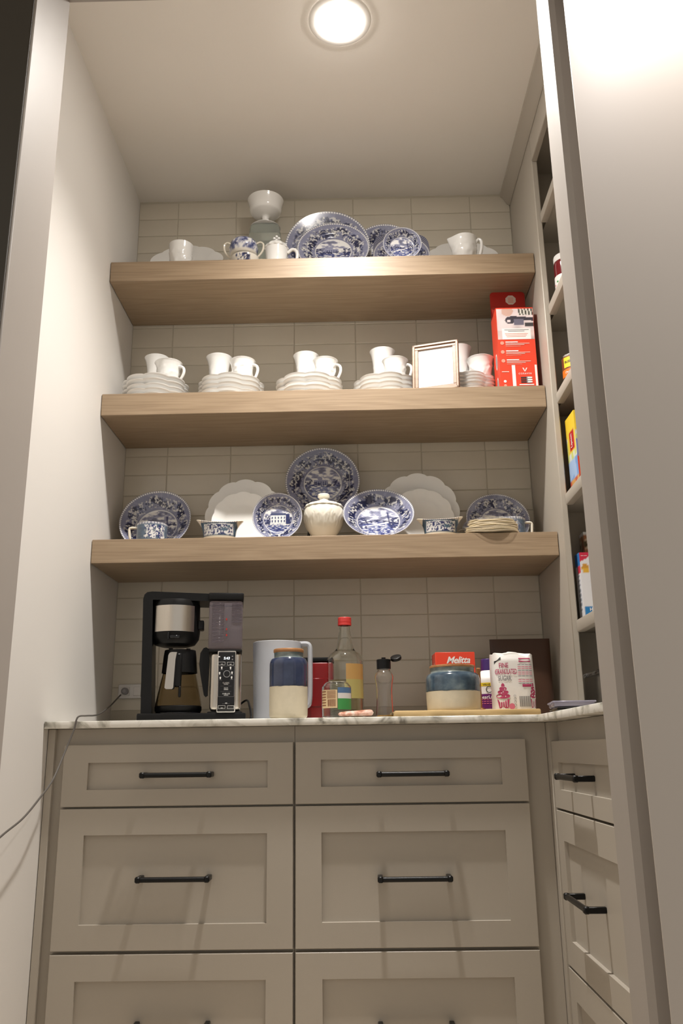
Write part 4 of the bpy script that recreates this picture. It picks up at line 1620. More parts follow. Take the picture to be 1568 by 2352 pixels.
for b in ((1042, 938, 1126, 976), (1150, 938, 1232, 976), (1042, 1462, 1126, 1502), (1150, 1462, 1232, 1502)):
    rectline(g, *b, .0006)
rectline(g, 1040, 985, 1238, 1358, .0004, 1)
for b in ((1075, 962, 1098, 968), (1180, 962, 1202, 968), (1110, 1203, 1162, 1210), (1110, 1268, 1162, 1274), (1110, 1334, 1162, 1340), (1072, 1490, 1098, 1495), (1126, 1430, 1150, 1437)):
    bar(g, *b)
for b in ((1070, 1226, 1202, 1229), (1070, 1292, 1198, 1295), (1090, 1442, 1178, 1445)):
    bar(g, *b, 1)
for cx, cy in ((1085, 1010), (1190, 1010), (1060, 1075), (1208, 1068), (1068, 1132), (1203, 1125)):
    bar(g, cx - 9, cy - 15, cx + 9, cy + 4, 0)
    bar(g, cx - 6, cy + 4, cx + 6, cy + 15, 0)
    bar(g, cx - 16, cy + 22, cx + 16, cy + 25, 1)
bar(g, 1045, 868, 1066, 882, 0)
for cx, cy in ((1213, 868), (1213, 906)):
    x, z = zc_(cx, cy, -.0055)
    g.add([(x + .0019 * math.cos(a * PI / 5), -.0056, z + .0019 * math.sin(a * PI / 5)) for a in range(10)], [tuple(range(10))], mi=1)
for key, cy, wpx in (('classic', 1189, 76), ('rich', 1253, 44), ('overice', 1320, 86)):
    x, z = zc_(1136, cy, -.0055)
    text(g, key, wpx / 5.2267 / 820, x, z, -.0052, mi=0)
g.obj('panel_print', [WHITEP, GREYP], pnl, smooth=False)
g = G()
x, z = zc_(1146, 892, -.0055)
text(g, 'clock', 70 / 5.2267 / 820, x, z, -.0052)
g.obj('clock_digits', DIGIT, pnl, smooth=False)
x, z = zc_(1146, 1083, -.0055)
g = G()
kr = 40 / 5.2267 / 820
g.lathe([(kr * .86, 0), (kr * .88, .006), (kr, .006), (kr * 1.02, .0), (kr * .86, 0)], 32, M=rotm(rx=PI / 2), off=(x, -.0052, z))
dl = g.obj('dial_ring', CHROME, pnl)
G().lathe([(0, .008), (kr * .8, .0075), (kr * .86, .006), (kr * .86, 0)], 32, M=rotm(rx=PI / 2), off=(x, -.0052, z)).obj('dial', BLACKG, pnl)
# water tank
g = G()
rx0, rz0 = zc_(925, 784)
rx1, rz1 = zc_(1345, 188)
g.box(rx0, rx1, .006, .168, rz0, rz1, .008, seg=3)
rsv = g.obj('water_tank', SMOKE, root)
g = G()
for k in range(28):
    z = rz0 + (rz1 - rz0) * (.14 + .82 * k / 28)
    w_ = rx1 - rx0
    g.box(rx0 + w_ * .10, rx0 + w_ * .45, .0035, .0065, z, z + .0016, .0005)
    g.box(rx0 + w_ * .68, rx0 + w_ * .97, .0035, .0065, z, z + .0016, .0005) if k > 13 else None
g.obj('tank_ribs', SMOKE, rsv)['kind'] = 'stuff'
g = G()
for zy in (420, 540, 612):
    x, z = zc_(1146, zy)
    g.box(x - .0016, x + .0016, .003, .0055, z - .0028, z + .0028)
g.obj('level_marks', REDD, rsv, smooth=False)
g = G()
zbox(g, 935, 97, 1357, 192, .003, .172, .004)
g.obj('tank_lid', BLACKP, root)
# fold-away frother at the tower's side
g = G()
pts = [zc_(868, 760), zc_(830, 820), zc_(815, 960), zc_(830, 1085), zc_(870, 1330), zc_(890, 1350), zc_(915, 1330), zc_(930, 1080), zc_(942, 900), zc_(935, 770), zc_(900, 748)]
g.prism(pts, .03, .06)
g.obj('frother', BLACKP, root)
# power cord
g = G()
g.tube([(tx1 - .02, .16, .035), (tx1 + .015, .12, .06), (tx1 + .024, .05, .040), (tx1 + .028, .01, .012), (tx1 + .024, -.01, .0035), (tx1 + .012, .03, .0035)], .003, 8, 6)
g.obj('power_cord', BLACKP, root)

# carafe: a thing of its own
kx0, kz0 = zc_(268, 1535, .0)
kx1, _ = zc_(832, 1535, .0)
kr = (kx1 - kx0) / 2
kz = zt0 + .005 + ZC + .0005
t = thing('coffee_carafe', 'glass coffee carafe with a black collar and steel handle in the coffee maker', 'carafe', (CX + (kx0 + kx1) / 2 * math.cos(math.radians(8)) - .078 * math.sin(math.radians(8)), YCM + (kx0 + kx1) / 2 * math.sin(math.radians(8)) + .078 * math.cos(math.radians(8)), kz + .0004), math.radians(8))
zz = lambda zy: zc_(550, zy, 0)[1] - (kz - ZC - .0005)
g = G()
pr_ = vessel([(kr * .96, zz(1475)), (kr * 1.0, zz(1455)), (kr * .96, zz(1380)), (kr * .82, zz(1180)), (kr * .72, zz(1050)), (kr * .70, zz(1000))], .0025, 4)
pr_ = [(r, max(z, zz(1475))) for r, z in pr_]
g.lathe(pr_, 48)
g.obj('glass_body', CARAFE, t)
G().lathe([(0, 0), (kr * .97, 0), (kr * 1.01, .004), (kr * 1.01, zz(1468)), (kr * .98, zz(1460)), (0, zz(1460))], 48).obj('foot_ring', BLACKP, t)
g = G()
g.lathe([(kr * .775, zz(1055)), (kr * .775, zz(1050)), (kr * .72, zz(850)), (kr * .68, zz(775)), (kr * .60, zz(772)), (0, zz(772)), (0, zz(800)), (kr * .6, zz(850)), (kr * .735, zz(1055)), (kr * .775, zz(1055))], 48)
for s in (-1, 1):
    g.box(s * kr * .38 - .006, s * kr * .38 + .006, -kr * .6, -kr * .45, zz(775), zz(762), .002)
g.obj('collar', BLACKP, t)
g = G()
xa, xb = [zc_(q, 1000, -.02)[0] - (kx0 + kx1) / 2 for q in (500, 592)]
g.box(xa, xb, -kr * .98, -kr * .70, zz(1240), zz(830), .004)
g.box(xb - .007, xb, -kr * .98, -kr * .80, zz(1365), zz(1230), .002)
g.obj('handle_strap', BLACKP, t)
g = G()
o4 = [[zc_(a, b, -.03) for a, b in q] for q in ([(428, 850), (445, 820), (470, 812), (530, 812), (512, 900), (484, 1245), (470, 1262), (395, 1262), (380, 1245)],)][0]
o4 = [(x - (kx0 + kx1) / 2, z - (kz - ZC - .0005)) for x, z in o4]
g.prism(o4, -kr * 1.16, -kr * 1.04)
hd = g.obj('handle', STEEL, t)
g = G()
g.prism([(x * 1.0 + .003, z) for x, z in o4], -kr * 1.04, -kr * .90)
g.obj('handle_back', BLACKP, hd)

# ================================================================== OTHER THINGS ON THE WORKTOP
# frosted pitcher
Y = -.30
x, r, h = fit(580, 692, 1560, 1471, Y, ZC)
t = thing('pitcher', 'frosted white plastic pitcher behind the tall canister', 'pitcher', (x, Y, ZC + .0005))
G().lathe(vessel([(r * .90, 0), (r * .94, .004), (r * .96, h * .3), (r, h)], .0026, 4), 56).obj('pitcher_body', FROST, t)
xh = at(712, 1520, Y=Y)[0] - x
G().tube([(r * .93, 0, h * .985), (xh * .90, 0, h * .985), (xh * .985, 0, h * .95), (xh, 0, h * .85), (xh, 0, h * .5), (xh * .985, 0, h * .28), (xh * .93, 0, h * .20), (r * .95, 0, h * .17)], .0075, 10, 5, flat=1.5).obj('handle', FROST, t)

# red tin
Y = -.22
xa, xb = at(688, 1600, Y=Y - .04)[0], at(762, 1600, Y=Y - .04)[0]
zt = at(728, 1520, Y=Y - .04)[2] - ZC
zt2 = at(728, 1510, Y=Y - .04)[2] - ZC
t = thing('red_tin', 'dark red tin with a black lid between the canister and the big bottle', 'tin', ((xa + xb) / 2, Y, ZC + .0005))
hw = (xb - xa) / 2
G().box(-hw, hw, -.04, .04, 0, zt, .008, seg=3).obj('tin_body', REDTIN, t)
G().box(-hw - .001, hw + .001, -.041, .041, zt, zt2, .004, seg=2).obj('lid', BLACKP, t)
g = G()
g.box(-hw * .55, hw * .55, -.0415, -.039, zt * .25, zt * .72, .002)
g.obj('embossed_panel', REDTIN, t)


# ceramic canisters
def canister(label, pl_, pr_, pt_, Y, zb, split, tall):
    x, r, h = fit(pl_, pr_, (pt_ + 1640) / 2, pt_, Y, zb)
    t = thing('ceramic_canister', label, 'canister', (x, Y, zb + .0005))
    if tall:
        outer = [(r * .80, 0), (r * .93, h * .025), (r, h * .09), (r, split * h), (r, h * .72), (r * .985, h * .80), (r * .90, h * .855), (r * .77, h * .875), (r * .77, h * .945)]
    else:
        outer = [(r * .94, 0), (r * .97, h * .015), (r * .985, h * .10), (r, split * h), (r, h * .55), (r * .985, h * .72), (r * .92, h * .80), (r * .83, h * .835), (r * .81, h * .87), (r * .81, h * .955)]
    p = curve_prof(outer, 6)
    lo = [(0, 0)] + [q for q in p if q[1] <= split * h] + [(r, split * h)]
    zneck = h * (.872 if tall else .84)
    mid_ = [(r, split * h), (r * 1.006, split * h + .001)] + [(a * 1.006, b) for a, b in p if split * h < b < zneck]
    up = [(a * 1.004, b) for a, b in p if b >= zneck]
    b = G().lathe(lo, 56).obj('stoneware_base', STONEW, t)
    G().lathe(mid_, 56, lambda a, q, z, k: (q * math.cos(a), q * math.sin(a), z if k > 1 else z + .0012 * math.sin(a * 9) * math.sin(a * 4))).obj('glazed_band', BLUEGLAZE if tall else TEALGLAZE, t)
    G().lathe([mid_[-1]] + up + [(up[-1][0] - .003, up[-1][1]), (0, up[-1][1] - .002)], 56).obj('neck', GREYGLAZE, t)
    lr = r * (.80 if tall else .84)
    G().lathe([(0, h * .945), (lr * .97, h * .946), (lr, h * .955), (lr, h * .99), (lr * .97, h), (0, h)], 48).obj('wooden_lid', LIDWOOD, t)
    return x, r, h


canister('tall blue and cream stoneware canister with a wooden lid', 619, 706, 1487, -.46, ZC, .46, True)

# cutting board
zbt = at(1075, 1629.5, Y=-.53)[2]
xa, xb = at(905, 1640, Y=-.53)[0], at(1243, 1640, Y=-.53)[0]
o = G().box(-(xb - xa) / 2, (xb - xa) / 2, -.12, .12, 0, zbt - ZC - .001, .004, seg=2).obj('cutting_board', BOARD, loc=((xa + xb) / 2, -.41, ZC + .0005))
tag(o, 'pale wooden cutting board under the sugar bag and the round crock', 'cutting board')
canister('squat wide blue and cream stoneware crock with a wooden lid on the board', 978, 1102, 1524, -.44, zbt, .42, False)

# wooden spoon behind the crock
p0 = at(1096, 1536, Y=-.350)
t0_ = (p0[0] + .004, -.335, zbt + .0075)
g = G()
g.tube([(0, 0, 0), (p0[0] - t0_[0], -.03, p0[2] - t0_[2])], [.006, .006, .0058, .0055], 10)
g.lathe([(0, -.006), (.016, -.003), (.02, 0), (.016, .004), (0, .005)], 20, off=(-.004, .008, 0.001))
o = g.obj('wooden_spoon', LIDWOOD, loc=t0_)
tag(o, 'wooden spoon, only its handle end peeking out behind the round crock', 'spoon')

# red filter carton
Y = -.255
xa, xm, xb = at(985, 1520, Y=Y + .05)[0], at(1000, 1520, Y=Y)[0], at(1091, 1520, Y=Y)[0]
zt = at(1045, 1498, Y=Y)[2] - ZC
t = thing('filter_carton', 'red cardboard carton with white script lettering behind the round crock', 'carton', (xm, Y, ZC + .0005), math.radians(2))
G().box(0, xb - xm, 0, .085, 0, zt, .0012).obj('carton', REDC, t)
g = G()
text(g, 'melitta', (xb - xm) * .60, (xb - xm) * .58, at(1045, 1516, Y=Y)[2] - ZC, 0)
g.obj('lettering', WHITEP, t, smooth=False)
g = G()
V, F, w_, h_ = TEXTM['aa']
g.add([(-.0006, .028 - v[0] * .02, zt - .036 + v[1] * .022) for v in V], F)
g.obj('side_lettering', WHITEP, t, smooth=False)

# big bottle
Y = -.32
x, r, h = fit(751, 835, 1560, 1413, Y, ZC)
t = thing('large_bottle', 'big clear glass bottle with a red cap behind the small bottle', 'bottle', (x, Y, ZC + .0005))
zpx = lambda py, yy: at(790, py, Y=yy)[2] - ZC
zs_, zn, zk = zpx(1510, Y - r), zpx(1487, Y - r * .5), zpx(1437, Y)
zc0 = zpx(1438, Y)
nr = .0165
outer = [(r * .9, 0), (r, .006), (r, zs_ * .5), (r, zpx(1522, Y - r)), (r * .97, zpx(1510, Y - r * .9)), (r * .80, zpx(1499, Y - r * .7)), (r * .55, zpx(1492, Y - r * .5)), (nr * 1.42, zpx(1484, Y)), (nr * 1.2, zpx(1468, Y)), (nr * .98, zpx(1446, Y)), (nr * .95, h - .008)]
G().lathe(vessel(outer, .0028, 5), 56).obj('bottle_glass', GLASS, t)
zlv = zpx(1560, Y - r)
G().lathe([(0, .006), (r * .93, .007), (r * .945, .012), (r * .945, zlv), (0, zlv)], 48).obj('liquid', mat('pale_liquid', (0.92, 0.88, 0.66), 0.02, trans=1.0, ior=1.2), t)
g = G()
g.patch(r, .05, 1.25, zpx(1604, Y - r), zpx(1560, Y - r), 14, mi=1)
g.patch(r, .05, 1.25, zpx(1560, Y - r), zpx(1524, Y - r), 14, mi=0)
g.obj('label', [AMBER, OLIVE], t)
G().lathe([(nr * 1.12, zc0), (nr * 1.2, zc0 + .001), (nr * 1.2, zc0 + .008), (nr * 1.1, zc0 + .009), (nr * 1.18, zc0 + .010), (nr * 1.18, h - .002), (nr * 1.08, h), (0, h)], 32).obj('screw_cap', REDCAP, t)

# small bottle with a paper label
Y = -.475
x, r, h = fit(739, 807, 1610, 1566, Y, ZC)
t = thing('small_bottle', 'squat clear bottle with a beige barcode label in front of the big bottle', 'bottle', (x, Y, ZC + .0005))
outer = [(r * .86, 0), (r * .97, .006), (r, h * .12), (r, h * .80), (r * .94, h * .90), (r * .80, h * .98), (r * .74, h)]
G().lathe(vessel(outer, .003, 5), 48).obj('bottle_glass', GLASS, t)
lab0, lab1 = zpx(1626, Y - r) / h * h, zpx(1584, Y - r)
g = G()
g.patch(r, -1.25, .06, lab0, lab1, 16, mi=0)
g.patch(r, .10, 1.30, lab0 - .004, lab0 + (lab1 - lab0) * .52, 14, mi=1)
g.patch(r, .10, 1.30, lab0 + (lab1 - lab0) * .52, lab0 + (lab1 - lab0) * .82, 14, mi=2)
g.patch(r, .10, 1.30, lab0 + (lab1 - lab0) * .82, lab1 + .006, 14, mi=3)
lb = g.obj('label', [BEIGEP, GREENP, PLASTICW, mat('label_blue', (0.08, 0.16, 0.30), .5)], t)
g = G()
for k in range(14):
    a = -.62 + k * .042
    g.patch(r, a, a + (.026 if k % 3 else .014), lab0 + .004, lab0 + .022, 1, th=.0012)
for k in range(6):
    g.patch(r, -.66, -.04, lab1 - .004 - k * .0035, lab1 - .0026 - k * .0035, 6, th=.0012)
    g.patch(r, -1.2, -.74, lab1 - .006 - k * .007, lab1 - .0035 - k * .007, 6, th=.0012)
g.obj('label_print', BROWNP, lb)

# marbled spoon rest
p0, p1 = at(776, 1645, Y=-.535), at(858, 1640, Y=-.535)
L_ = p1[0] - p0[0]
g = G()
n = 24
V, F = [], []
for i in range(n + 1):
    u = i / n
    w_ = .011 * math.sqrt(max(0.0, 1 - (2 * u - 1) ** 6)) + .0002
    hh = (.0062 + .0035 * u) * math.sqrt(max(0.0, 1 - (2 * u - 1) ** 8)) + .0002
    for j in range(10):
        a = 2 * PI * j / 10
        V.append((u * L_, w_ * math.cos(a), .0098 + .003 * u * u + hh * math.sin(a) * (1.0 if math.sin(a) > 0 else .9)))
for i in range(n):
    for j in range(10):
        F.append((i * 10 + j, i * 10 + (j + 1) % 10, (i + 1) * 10 + (j + 1) % 10, (i + 1) * 10 + j))
F += [tuple(range(9, -1, -1)), tuple(n * 10 + j for j in range(10))]
g.add(V, F)
o = g.obj('spoon_rest', AGATE, loc=(p0[0], -.535, ZC - .0005))
tag(o, 'small pink and white marbled stone piece lying at the worktop edge', 'ornament')

# squeeze bottle with flip cap
Y = -.47
x, r, h = fit(862, 903, 1590, 1532, Y, ZC)
t = thing('squeeze_bottle', 'empty clear squeeze bottle with its black flip cap open', 'bottle', (x, Y, ZC + .0005))
outer = [(r * .95, 0), (r * 1.02, .006), (r * .96, h * .10), (r * .88, h * .5), (r * .95, h * .68), (r * 1.05, h * .80), (r * .92, h * .88), (r * .70, h * .94), (r * .68, h)]
G().lathe(vessel(outer, .002, 5), 40).obj('bottle_body', CLEARP, t)
G().lathe([(0, .004), (r * .93, .004), (r * .92, h * .05), (0, h * .05)], 32).obj('honey_rest', HONEY, t)
g = G()
ct = at(880, 1514, Y=Y - r)[2] - ZC
g.lathe([(0, h * .97), (r * .80, h * .97), (r * .80, ct), (r * .74, ct + .001), (r * .24, ct + .001), (r * .24, ct + .006), (0, ct + .006)], 32)
cap = g.obj('cap', BLACKP, t)
e0 = at(921, 1510, Y=Y)
dx, dz = e0[0] - x - r * .82, e0[2] - ZC - ct
an = math.atan2(dz, dx)
ln = math.hypot(dx, dz)
g = G()
g.lathe([(0, -.003), (ln * .5, -.003), (ln * .52, 0), (ln * .5, .005), (ln * .42, .006), (0, .004)], 28, M=rotm(ry=-an) @ rotm(rx=.5), off=(r * .80 + dx * .52, 0, ct + dz * .52))
g.obj('flip_lid', BLACKP, cap)

# white powder bottle
Y = -.27
x, r, h = fit(1092, 1160, 1610, 1511, Y, ZC)
t = thing('powder_bottle', 'white plastic bottle with purple cap and label behind the sugar bag', 'bottle', (x, Y, ZC + .0005))
zq = lambda py: at(1115, py, Y=Y - r)[2] - ZC
G().lathe(curve_prof([(r * .94, 0), (r, .005), (r, zq(1590)), (r, zq(1562)), (r * .86, zq(1552)), (r * .5, zq(1538)), (r * .42, zq(1532))], 5), 48).obj('bottle_body', WHITEP, t)
G().lathe([(r * .5, zq(1538)), (r * .52, zq(1538)), (r * .50, h - .002), (r * .46, h), (0, h)], 32).obj('cap', PURPLEC, t)
g = G()
g.patch(r, -1.3, 1.3, zq(1576), zq(1568), 24, mi=0)
g.patch(r, -1.3, 1.3, zq(1628), zq(1594), 24, mi=1)
lb = g.obj('label', [YELLOW, PURPLE], t)
cyl = lambda a, b: -math.sqrt(max(1e-9, r * r - a * a)) - .0004
g = G()
text(g, 'value', r * .95, -r * .12, zq(1572), cyl, mi=1, eps=.0012)
text(g, 'clearlax', r * 1.12, -r * .38, zq(1601), cyl, mi=0, eps=.0012)
for k in range(3):
    for i in range(8):
        xx = -r * .75 + i * r * .18
        g.add([(xx, cyl(xx, 0) - .001, zq(1607 + k * 5)), (xx + r * .13, cyl(xx + r * .13, 0) - .001, zq(1607 + k * 5)), (xx + r * .13, cyl(xx + r * .13, 0) - .001, zq(1605.5 + k * 5)), (xx, cyl(xx, 0) - .001, zq(1605.5 + k * 5))], [(0, 1, 2, 3)], mi=2)
V, F = [], []
for i in range(25):
    a = 2 * PI * i / 24
    for q in (.0075, .0096):
        xx, z_ = -r * .18 + q * math.cos(a), zq(1584) + q * math.sin(a)
        V.append((xx, cyl(xx, 0) - .001, z_))
for i in range(24):
    F.append((2 * i, 2 * i + 1, 2 * i + 3, 2 * i + 2))
g.add(V, F, mi=1)
g.obj('label_print', [WHITEP, BLACKI, PINKL], lb, smooth=False)

# brown pouch
Y = -.16
xa, xb = at(1124, 1480, Y=Y)[0], at(1262, 1480, Y=Y)[0]
xa2, xb2 = at(1120, 1630, Y=Y)[0], at(1258, 1630, Y=Y)[0]
zt = at(1193, 1468, Y=Y)[2] - ZC
xm = (xa + xb) / 2
g = G()
V, F = [], []
nz, na = 14, 40
for k in range(nz + 1):
    v = k / nz
    hwid = (xb2 - xa2) / 2 * (1 - v) + (xb - xa) / 2 * v
    dep = .046 * (1 - v) ** .7 + .0012
    for j in range(na):
        a = 2 * PI * j / na
        ca, sa = math.cos(a), math.sin(a)
        V.append((hwid * math.copysign(abs(ca) ** .5, ca), dep * math.copysign(abs(sa) ** .8, sa) + .004 * math.sin(v * 9 + ca * 3) * (1 - v), v * zt))
for k in range(nz):
    for j in range(na):
        F.append((k * na + j, k * na + (j + 1) % na, (k + 1) * na + (j + 1) % na, (k + 1) * na + j))
F += [tuple(range(na - 1, -1, -1)), tuple(nz * na + j for j in range(na))]
g.add(V, F)
o = g.obj('coffee_pouch', KRAFT, loc=(xm, Y, ZC + .0005))
tag(o, 'tall dark brown stand-up pouch in the corner behind the sugar bag', 'pouch')

# sugar bag
Y = -.42
zb0 = zbt
xa, xb = at(1133, 1570, Y=Y - .03)[0], at(1229, 1570, Y=Y - .03)[0]
zt = at(1180, 1504, Y=Y - .03)[2] - zb0
xm, hw = (xa + xb) / 2, (xb - xa) / 2
t = thing('sugar_bag', 'white paper sugar bag with a pink cupcake print on the board', 'bag', (xm, Y, zb0 + .0005))
dep = .042


def bag_r(a, v):
    ca, sa = math.cos(a), math.sin(a)
    e = .55
    bulge = 1 + .02 * math.sin(v * PI) + .012 * math.sin(7 * v + 3 * a)
    cl = 1 - max(0, v - .90) * 1.2
    return hw * math.copysign(abs(ca) ** e, ca) * bulge, dep * math.copysign(abs(sa) ** e, sa) * bulge * cl


V, F = [], []
nz, na = 30, 64
for k in range(nz + 1):
    v = k / nz
    for j in range(na):
        a = 2 * PI * j / na
        x_, y_ = bag_r(a, v)
        V.append((x_, y_, v * zt + (.004 * math.sin(a * 2 + 1) + .003 * math.sin(a * 7)) * max(0, v - .9) * 10))
for k in range(nz):
    for j in range(na):
        F.append((k * na + j, k * na + (j + 1) % na, (k + 1) * na + (j + 1) % na, (k + 1) * na + j))
c = len(V)
V.append((0.005, 0, zt * 1.035))
F += [tuple(range(na - 1, -1, -1))] + [(nz * na + j, nz * na + (j + 1) % na, c) for j in range(na)]
g = G()
g.add(V, F)
bag = g.obj('paper_bag', BAGP, t)
g = G()
g.tube([(-hw * .75, -dep * .5, zt * .995), (-.01, -dep * .4, zt * 1.03), (hw * .3, -dep * .2, zt * 1.02), (hw * .85, -dep * .3, zt * .99)], [.003, .005, .004, .003], 8, 6)
g.obj('folded_top', BAGP, t)


def ybag(x_, z_):
    v = max(0, min(1, z_ / zt))
    bulge = 1.02
    for _ in range(4):
        u = max(-.9995, min(.9995, x_ / (hw * bulge)))
        ca = math.copysign(abs(u) ** (1 / .55), u)
        a = -math.acos(ca)
        bulge = 1 + .02 * math.sin(v * PI) + .012 * math.sin(7 * v + 3 * (a + 2 * PI))
    cl = 1 - max(0, v - .90) * 1.2
    return -dep * abs(math.sin(a)) ** .55 * bulge * cl - .0013


Ms = [PINK, PINKL, GREYP, BLACKI, WHITEP]
g = G()
text(g, 'fine', hw * .44, -hw * .50, zt * .80, ybag, 0, eps=.0002, height=zt * .085)
text(g, 'gran', hw * 1.02, -hw * .40, zt * .685, ybag, 0, eps=.0002, height=zt * .095)
text(g, 'sugar', hw * .62, -hw * .48, zt * .565, ybag, 2, eps=.0002, height=zt * .09)


def flat(poly, mi):
    # subdivide a convex polygon strip-wise so that it follows the bag
    xs_ = [p[0] for p in poly]
    zs__ = [p[1] for p in poly]
    c = (sum(xs_) / len(xs_), sum(zs__) / len(zs__))
    n = len(poly)
    V = [(c[0], ybag(*c) - .0002 * (mi == 4), c[1])] + [(p[0], ybag(*p) - .0002 * (mi == 4), p[1]) for p in poly]
    g.add(V, [(0, 1 + i, 1 + (i + 1) % n) for i in range(n)], mi=mi)


def ell(cx, cz, a, b, mi, n=18):
    flat([(cx + a * math.cos(2 * PI * i / n), cz + b * math.sin(2 * PI * i / n)) for i in range(n)], mi)


for ox_, s in ((-hw * .60, 1.0), (hw * .84, .5)):
    b0 = zt * .03
    flat([(ox_ - hw * .20 * s, b0), (ox_ + hw * .20 * s, b0), (ox_ + hw * .28 * s, b0 + zt * .16), (ox_ - hw * .28 * s, b0 + zt * .16)], 0)
    for k, (w_, zz_) in enumerate(((.32, .215), (.25, .285), (.17, .345), (.08, .40))):
        ell(ox_, b0 + zt * (zz_ - .0), hw * w_ * s, zt * .045, 0)
    for k in range(4):
        xx = ox_ - hw * .15 * s + k * hw * .10 * s
        flat([(xx - .0006, b0 + .003), (xx + .0006, b0 + .003), (xx + .0008, b0 + zt * .15), (xx - .0008, b0 + zt * .15)], 4)
    for k, (dx_, zz_) in enumerate(((-.12, .22), (.1, .21), (.0, .29), (.08, .34), (-.08, .27))):
        ell(ox_ + hw * dx_ * s, b0 + zt * zz_, .0013, .0016, 4, 8)
    for k in range(3):
        flat([(ox_ - hw * (.30 - .07 * k) * s, b0 + zt * (.252 + .062 * k)), (ox_ + hw * (.28 - .07 * k) * s, b0 + zt * (.248 + .062 * k)), (ox_ + hw * (.28 - .07 * k) * s, b0 + zt * (.256 + .062 * k)), (ox_ - hw * (.30 - .07 * k) * s, b0 + zt * (.261 + .062 * k))], 4)
ell(-hw * .22, zt * .06, hw * .14, zt * .055, 1)
flat([(hw * .34, zt * .405), (hw * .78, zt * .405), (hw * .78, zt * .455), (hw * .34, zt * .455)], 0)
for k in range(10):
    z_ = zt * (.80 - k * .034) - (zt * .03 if k > 6 else 0)
    for i in range(4):
        xx = hw * (.16 + .18 * i)
        flat([(xx, z_), (xx + hw * .15, z_), (xx + hw * .15, z_ + zt * .011), (xx, z_ + zt * .011)], 1 if k % 3 else 2)
for k in range(2):
    flat([(hw * .22, zt * (.855 + .05 * k)), (hw * .80, zt * (.855 + .05 * k)), (hw * .80, zt * (.88 + .05 * k)), (hw * .22, zt * (.88 + .05 * k))], 0)
for k in range(16):
    xx = hw * (.16 + .034 * k)
    wv = hw * (.010 if k % 3 else .018)
    flat([(xx, zt * .05), (xx + wv, zt * .05), (xx + wv, zt * .24), (xx, zt * .24)], 3)
flat([(-hw * .92, zt * .83), (-hw * .62, zt * .91), (-hw * .62, zt * .955), (-hw * .92, zt * .88)], 3)
for k in range(4):
    rz_ = zt * (.08 + .055 * k)
    ell(-hw * .06, rz_, hw * .05, zt * .02, 2, 10)
    ell(-hw * .06, rz_, hw * .035, zt * .014, 4, 10)
g.obj('bag_print', Ms, bag, smooth=False)

# plastic lids at the right
for k, (lab, m) in enumerate((('clear plastic lid with a dark seal at the worktop corner, lower of two', CLEARP),
                              ('violet-tinted clear plastic lid on top of the other at the worktop corner', VIOLETP))):
    pa, pb_ = at(1277 + 4 * (1 - k), 1625, Y=-.72), at(1376, 1625, Y=-.72)
    xa, xb = max(pa[0], XI + .004), pb_[0]
    w_ = (xb - xa) / 2
    z0 = ZC + .0006 + .0125 * k
    t = thing('plastic_lid', lab, 'lid', ((xa + xb) / 2, -.66, z0), math.radians(-3 - 3 * k), 'plastic lids on the worktop')
    g = G()
    g.box(-w_ * .94, w_ * .94, -.055, .055, 0, .012 if k == 0 else .011, .003, seg=2)
    if k:
        g.box(-w_, w_, -.06, .06, .0085, .013, .0015)
    g.obj('lid_body', m, t)
    if k == 0:
        G().box(-w_ * .95, w_ * .95, -.056, .056, .0055, .0095, .001).obj('seal', BLACKP, t)

# outlet and cable at the left
pa, pb_ = at(271, 1601, Y=-.004), at(331, 1575, Y=-.004)
t = thing('wall_outlet', 'white wall outlet plate in the left corner above the worktop', 'outlet', ((pa[0] + pb_[0]) / 2, -.0012, (pa[2] + pb_[2]) / 2))
w_, h_ = (pb_[0] - pa[0]) / 2, (pb_[2] - pa[2]) / 2
G().box(-w_, w_ + .03, -.005, 0, -h_ * 1.3, h_ * 1.3, .0015).obj('cover_plate', PLASTICW, t)
G().box(-w_ * .78, -w_ * .1, -.0075, -.004, -h_ * .8, h_ * .8, .001).obj('socket', PLASTICW, t)
G().box(w_ * .2, w_ * .95, -.0075, -.004, -h_ * .8, h_ * .8, .001).obj('socket', PLASTICW, t)
G().lathe([(0, 0), (.011, 0), (.011, .012), (.006, .016), (0, .016)], 20, M=rotm(rx=PI / 2), off=(-w_ * .42, -.0076, 0)).obj('plug', GREYP, t)
pp = at(277, 1596, Y=-.026)
path = [pp, at(252, 1622, Y=-.10), at(225, 1641, Y=-.30), at(200, 1644, Y=-.47), at(183, 1645, Y=-.575), at(176, 1652, Y=-.592), at(170, 1675, Y=-.597), at(150, 1725, Y=-.62),
        at(122, 1790, Y=-.68), at(92, 1832, Y=-.76), at(52, 1880, Y=-.86), at(0, 1923, Y=-.95), (0.035, -1.05, .62), (0.03, -1.15, .55), (0.03, -1.22, .35), (0.03, -1.22, .004)]
path = [(float(max(p[0], .008)), float(p[1]), float(max(p[2], ZC + .003) if p[1] > -.59 else p[2])) for p in path]
g = G()
g.tube(path, .0023, 8, 8, off=(-path[0][0], -path[0][1], -path[0][2]))
o = g.obj('cable', CABLE, loc=path[0])
tag(o, 'thin grey cable from the outlet hanging over the worktop edge to the left', 'cable')

# ================================================================== FOOD IN THE OPEN SHELVES
XU = W + .05


def near(px, py, X):
    return at(px, py, X=X)


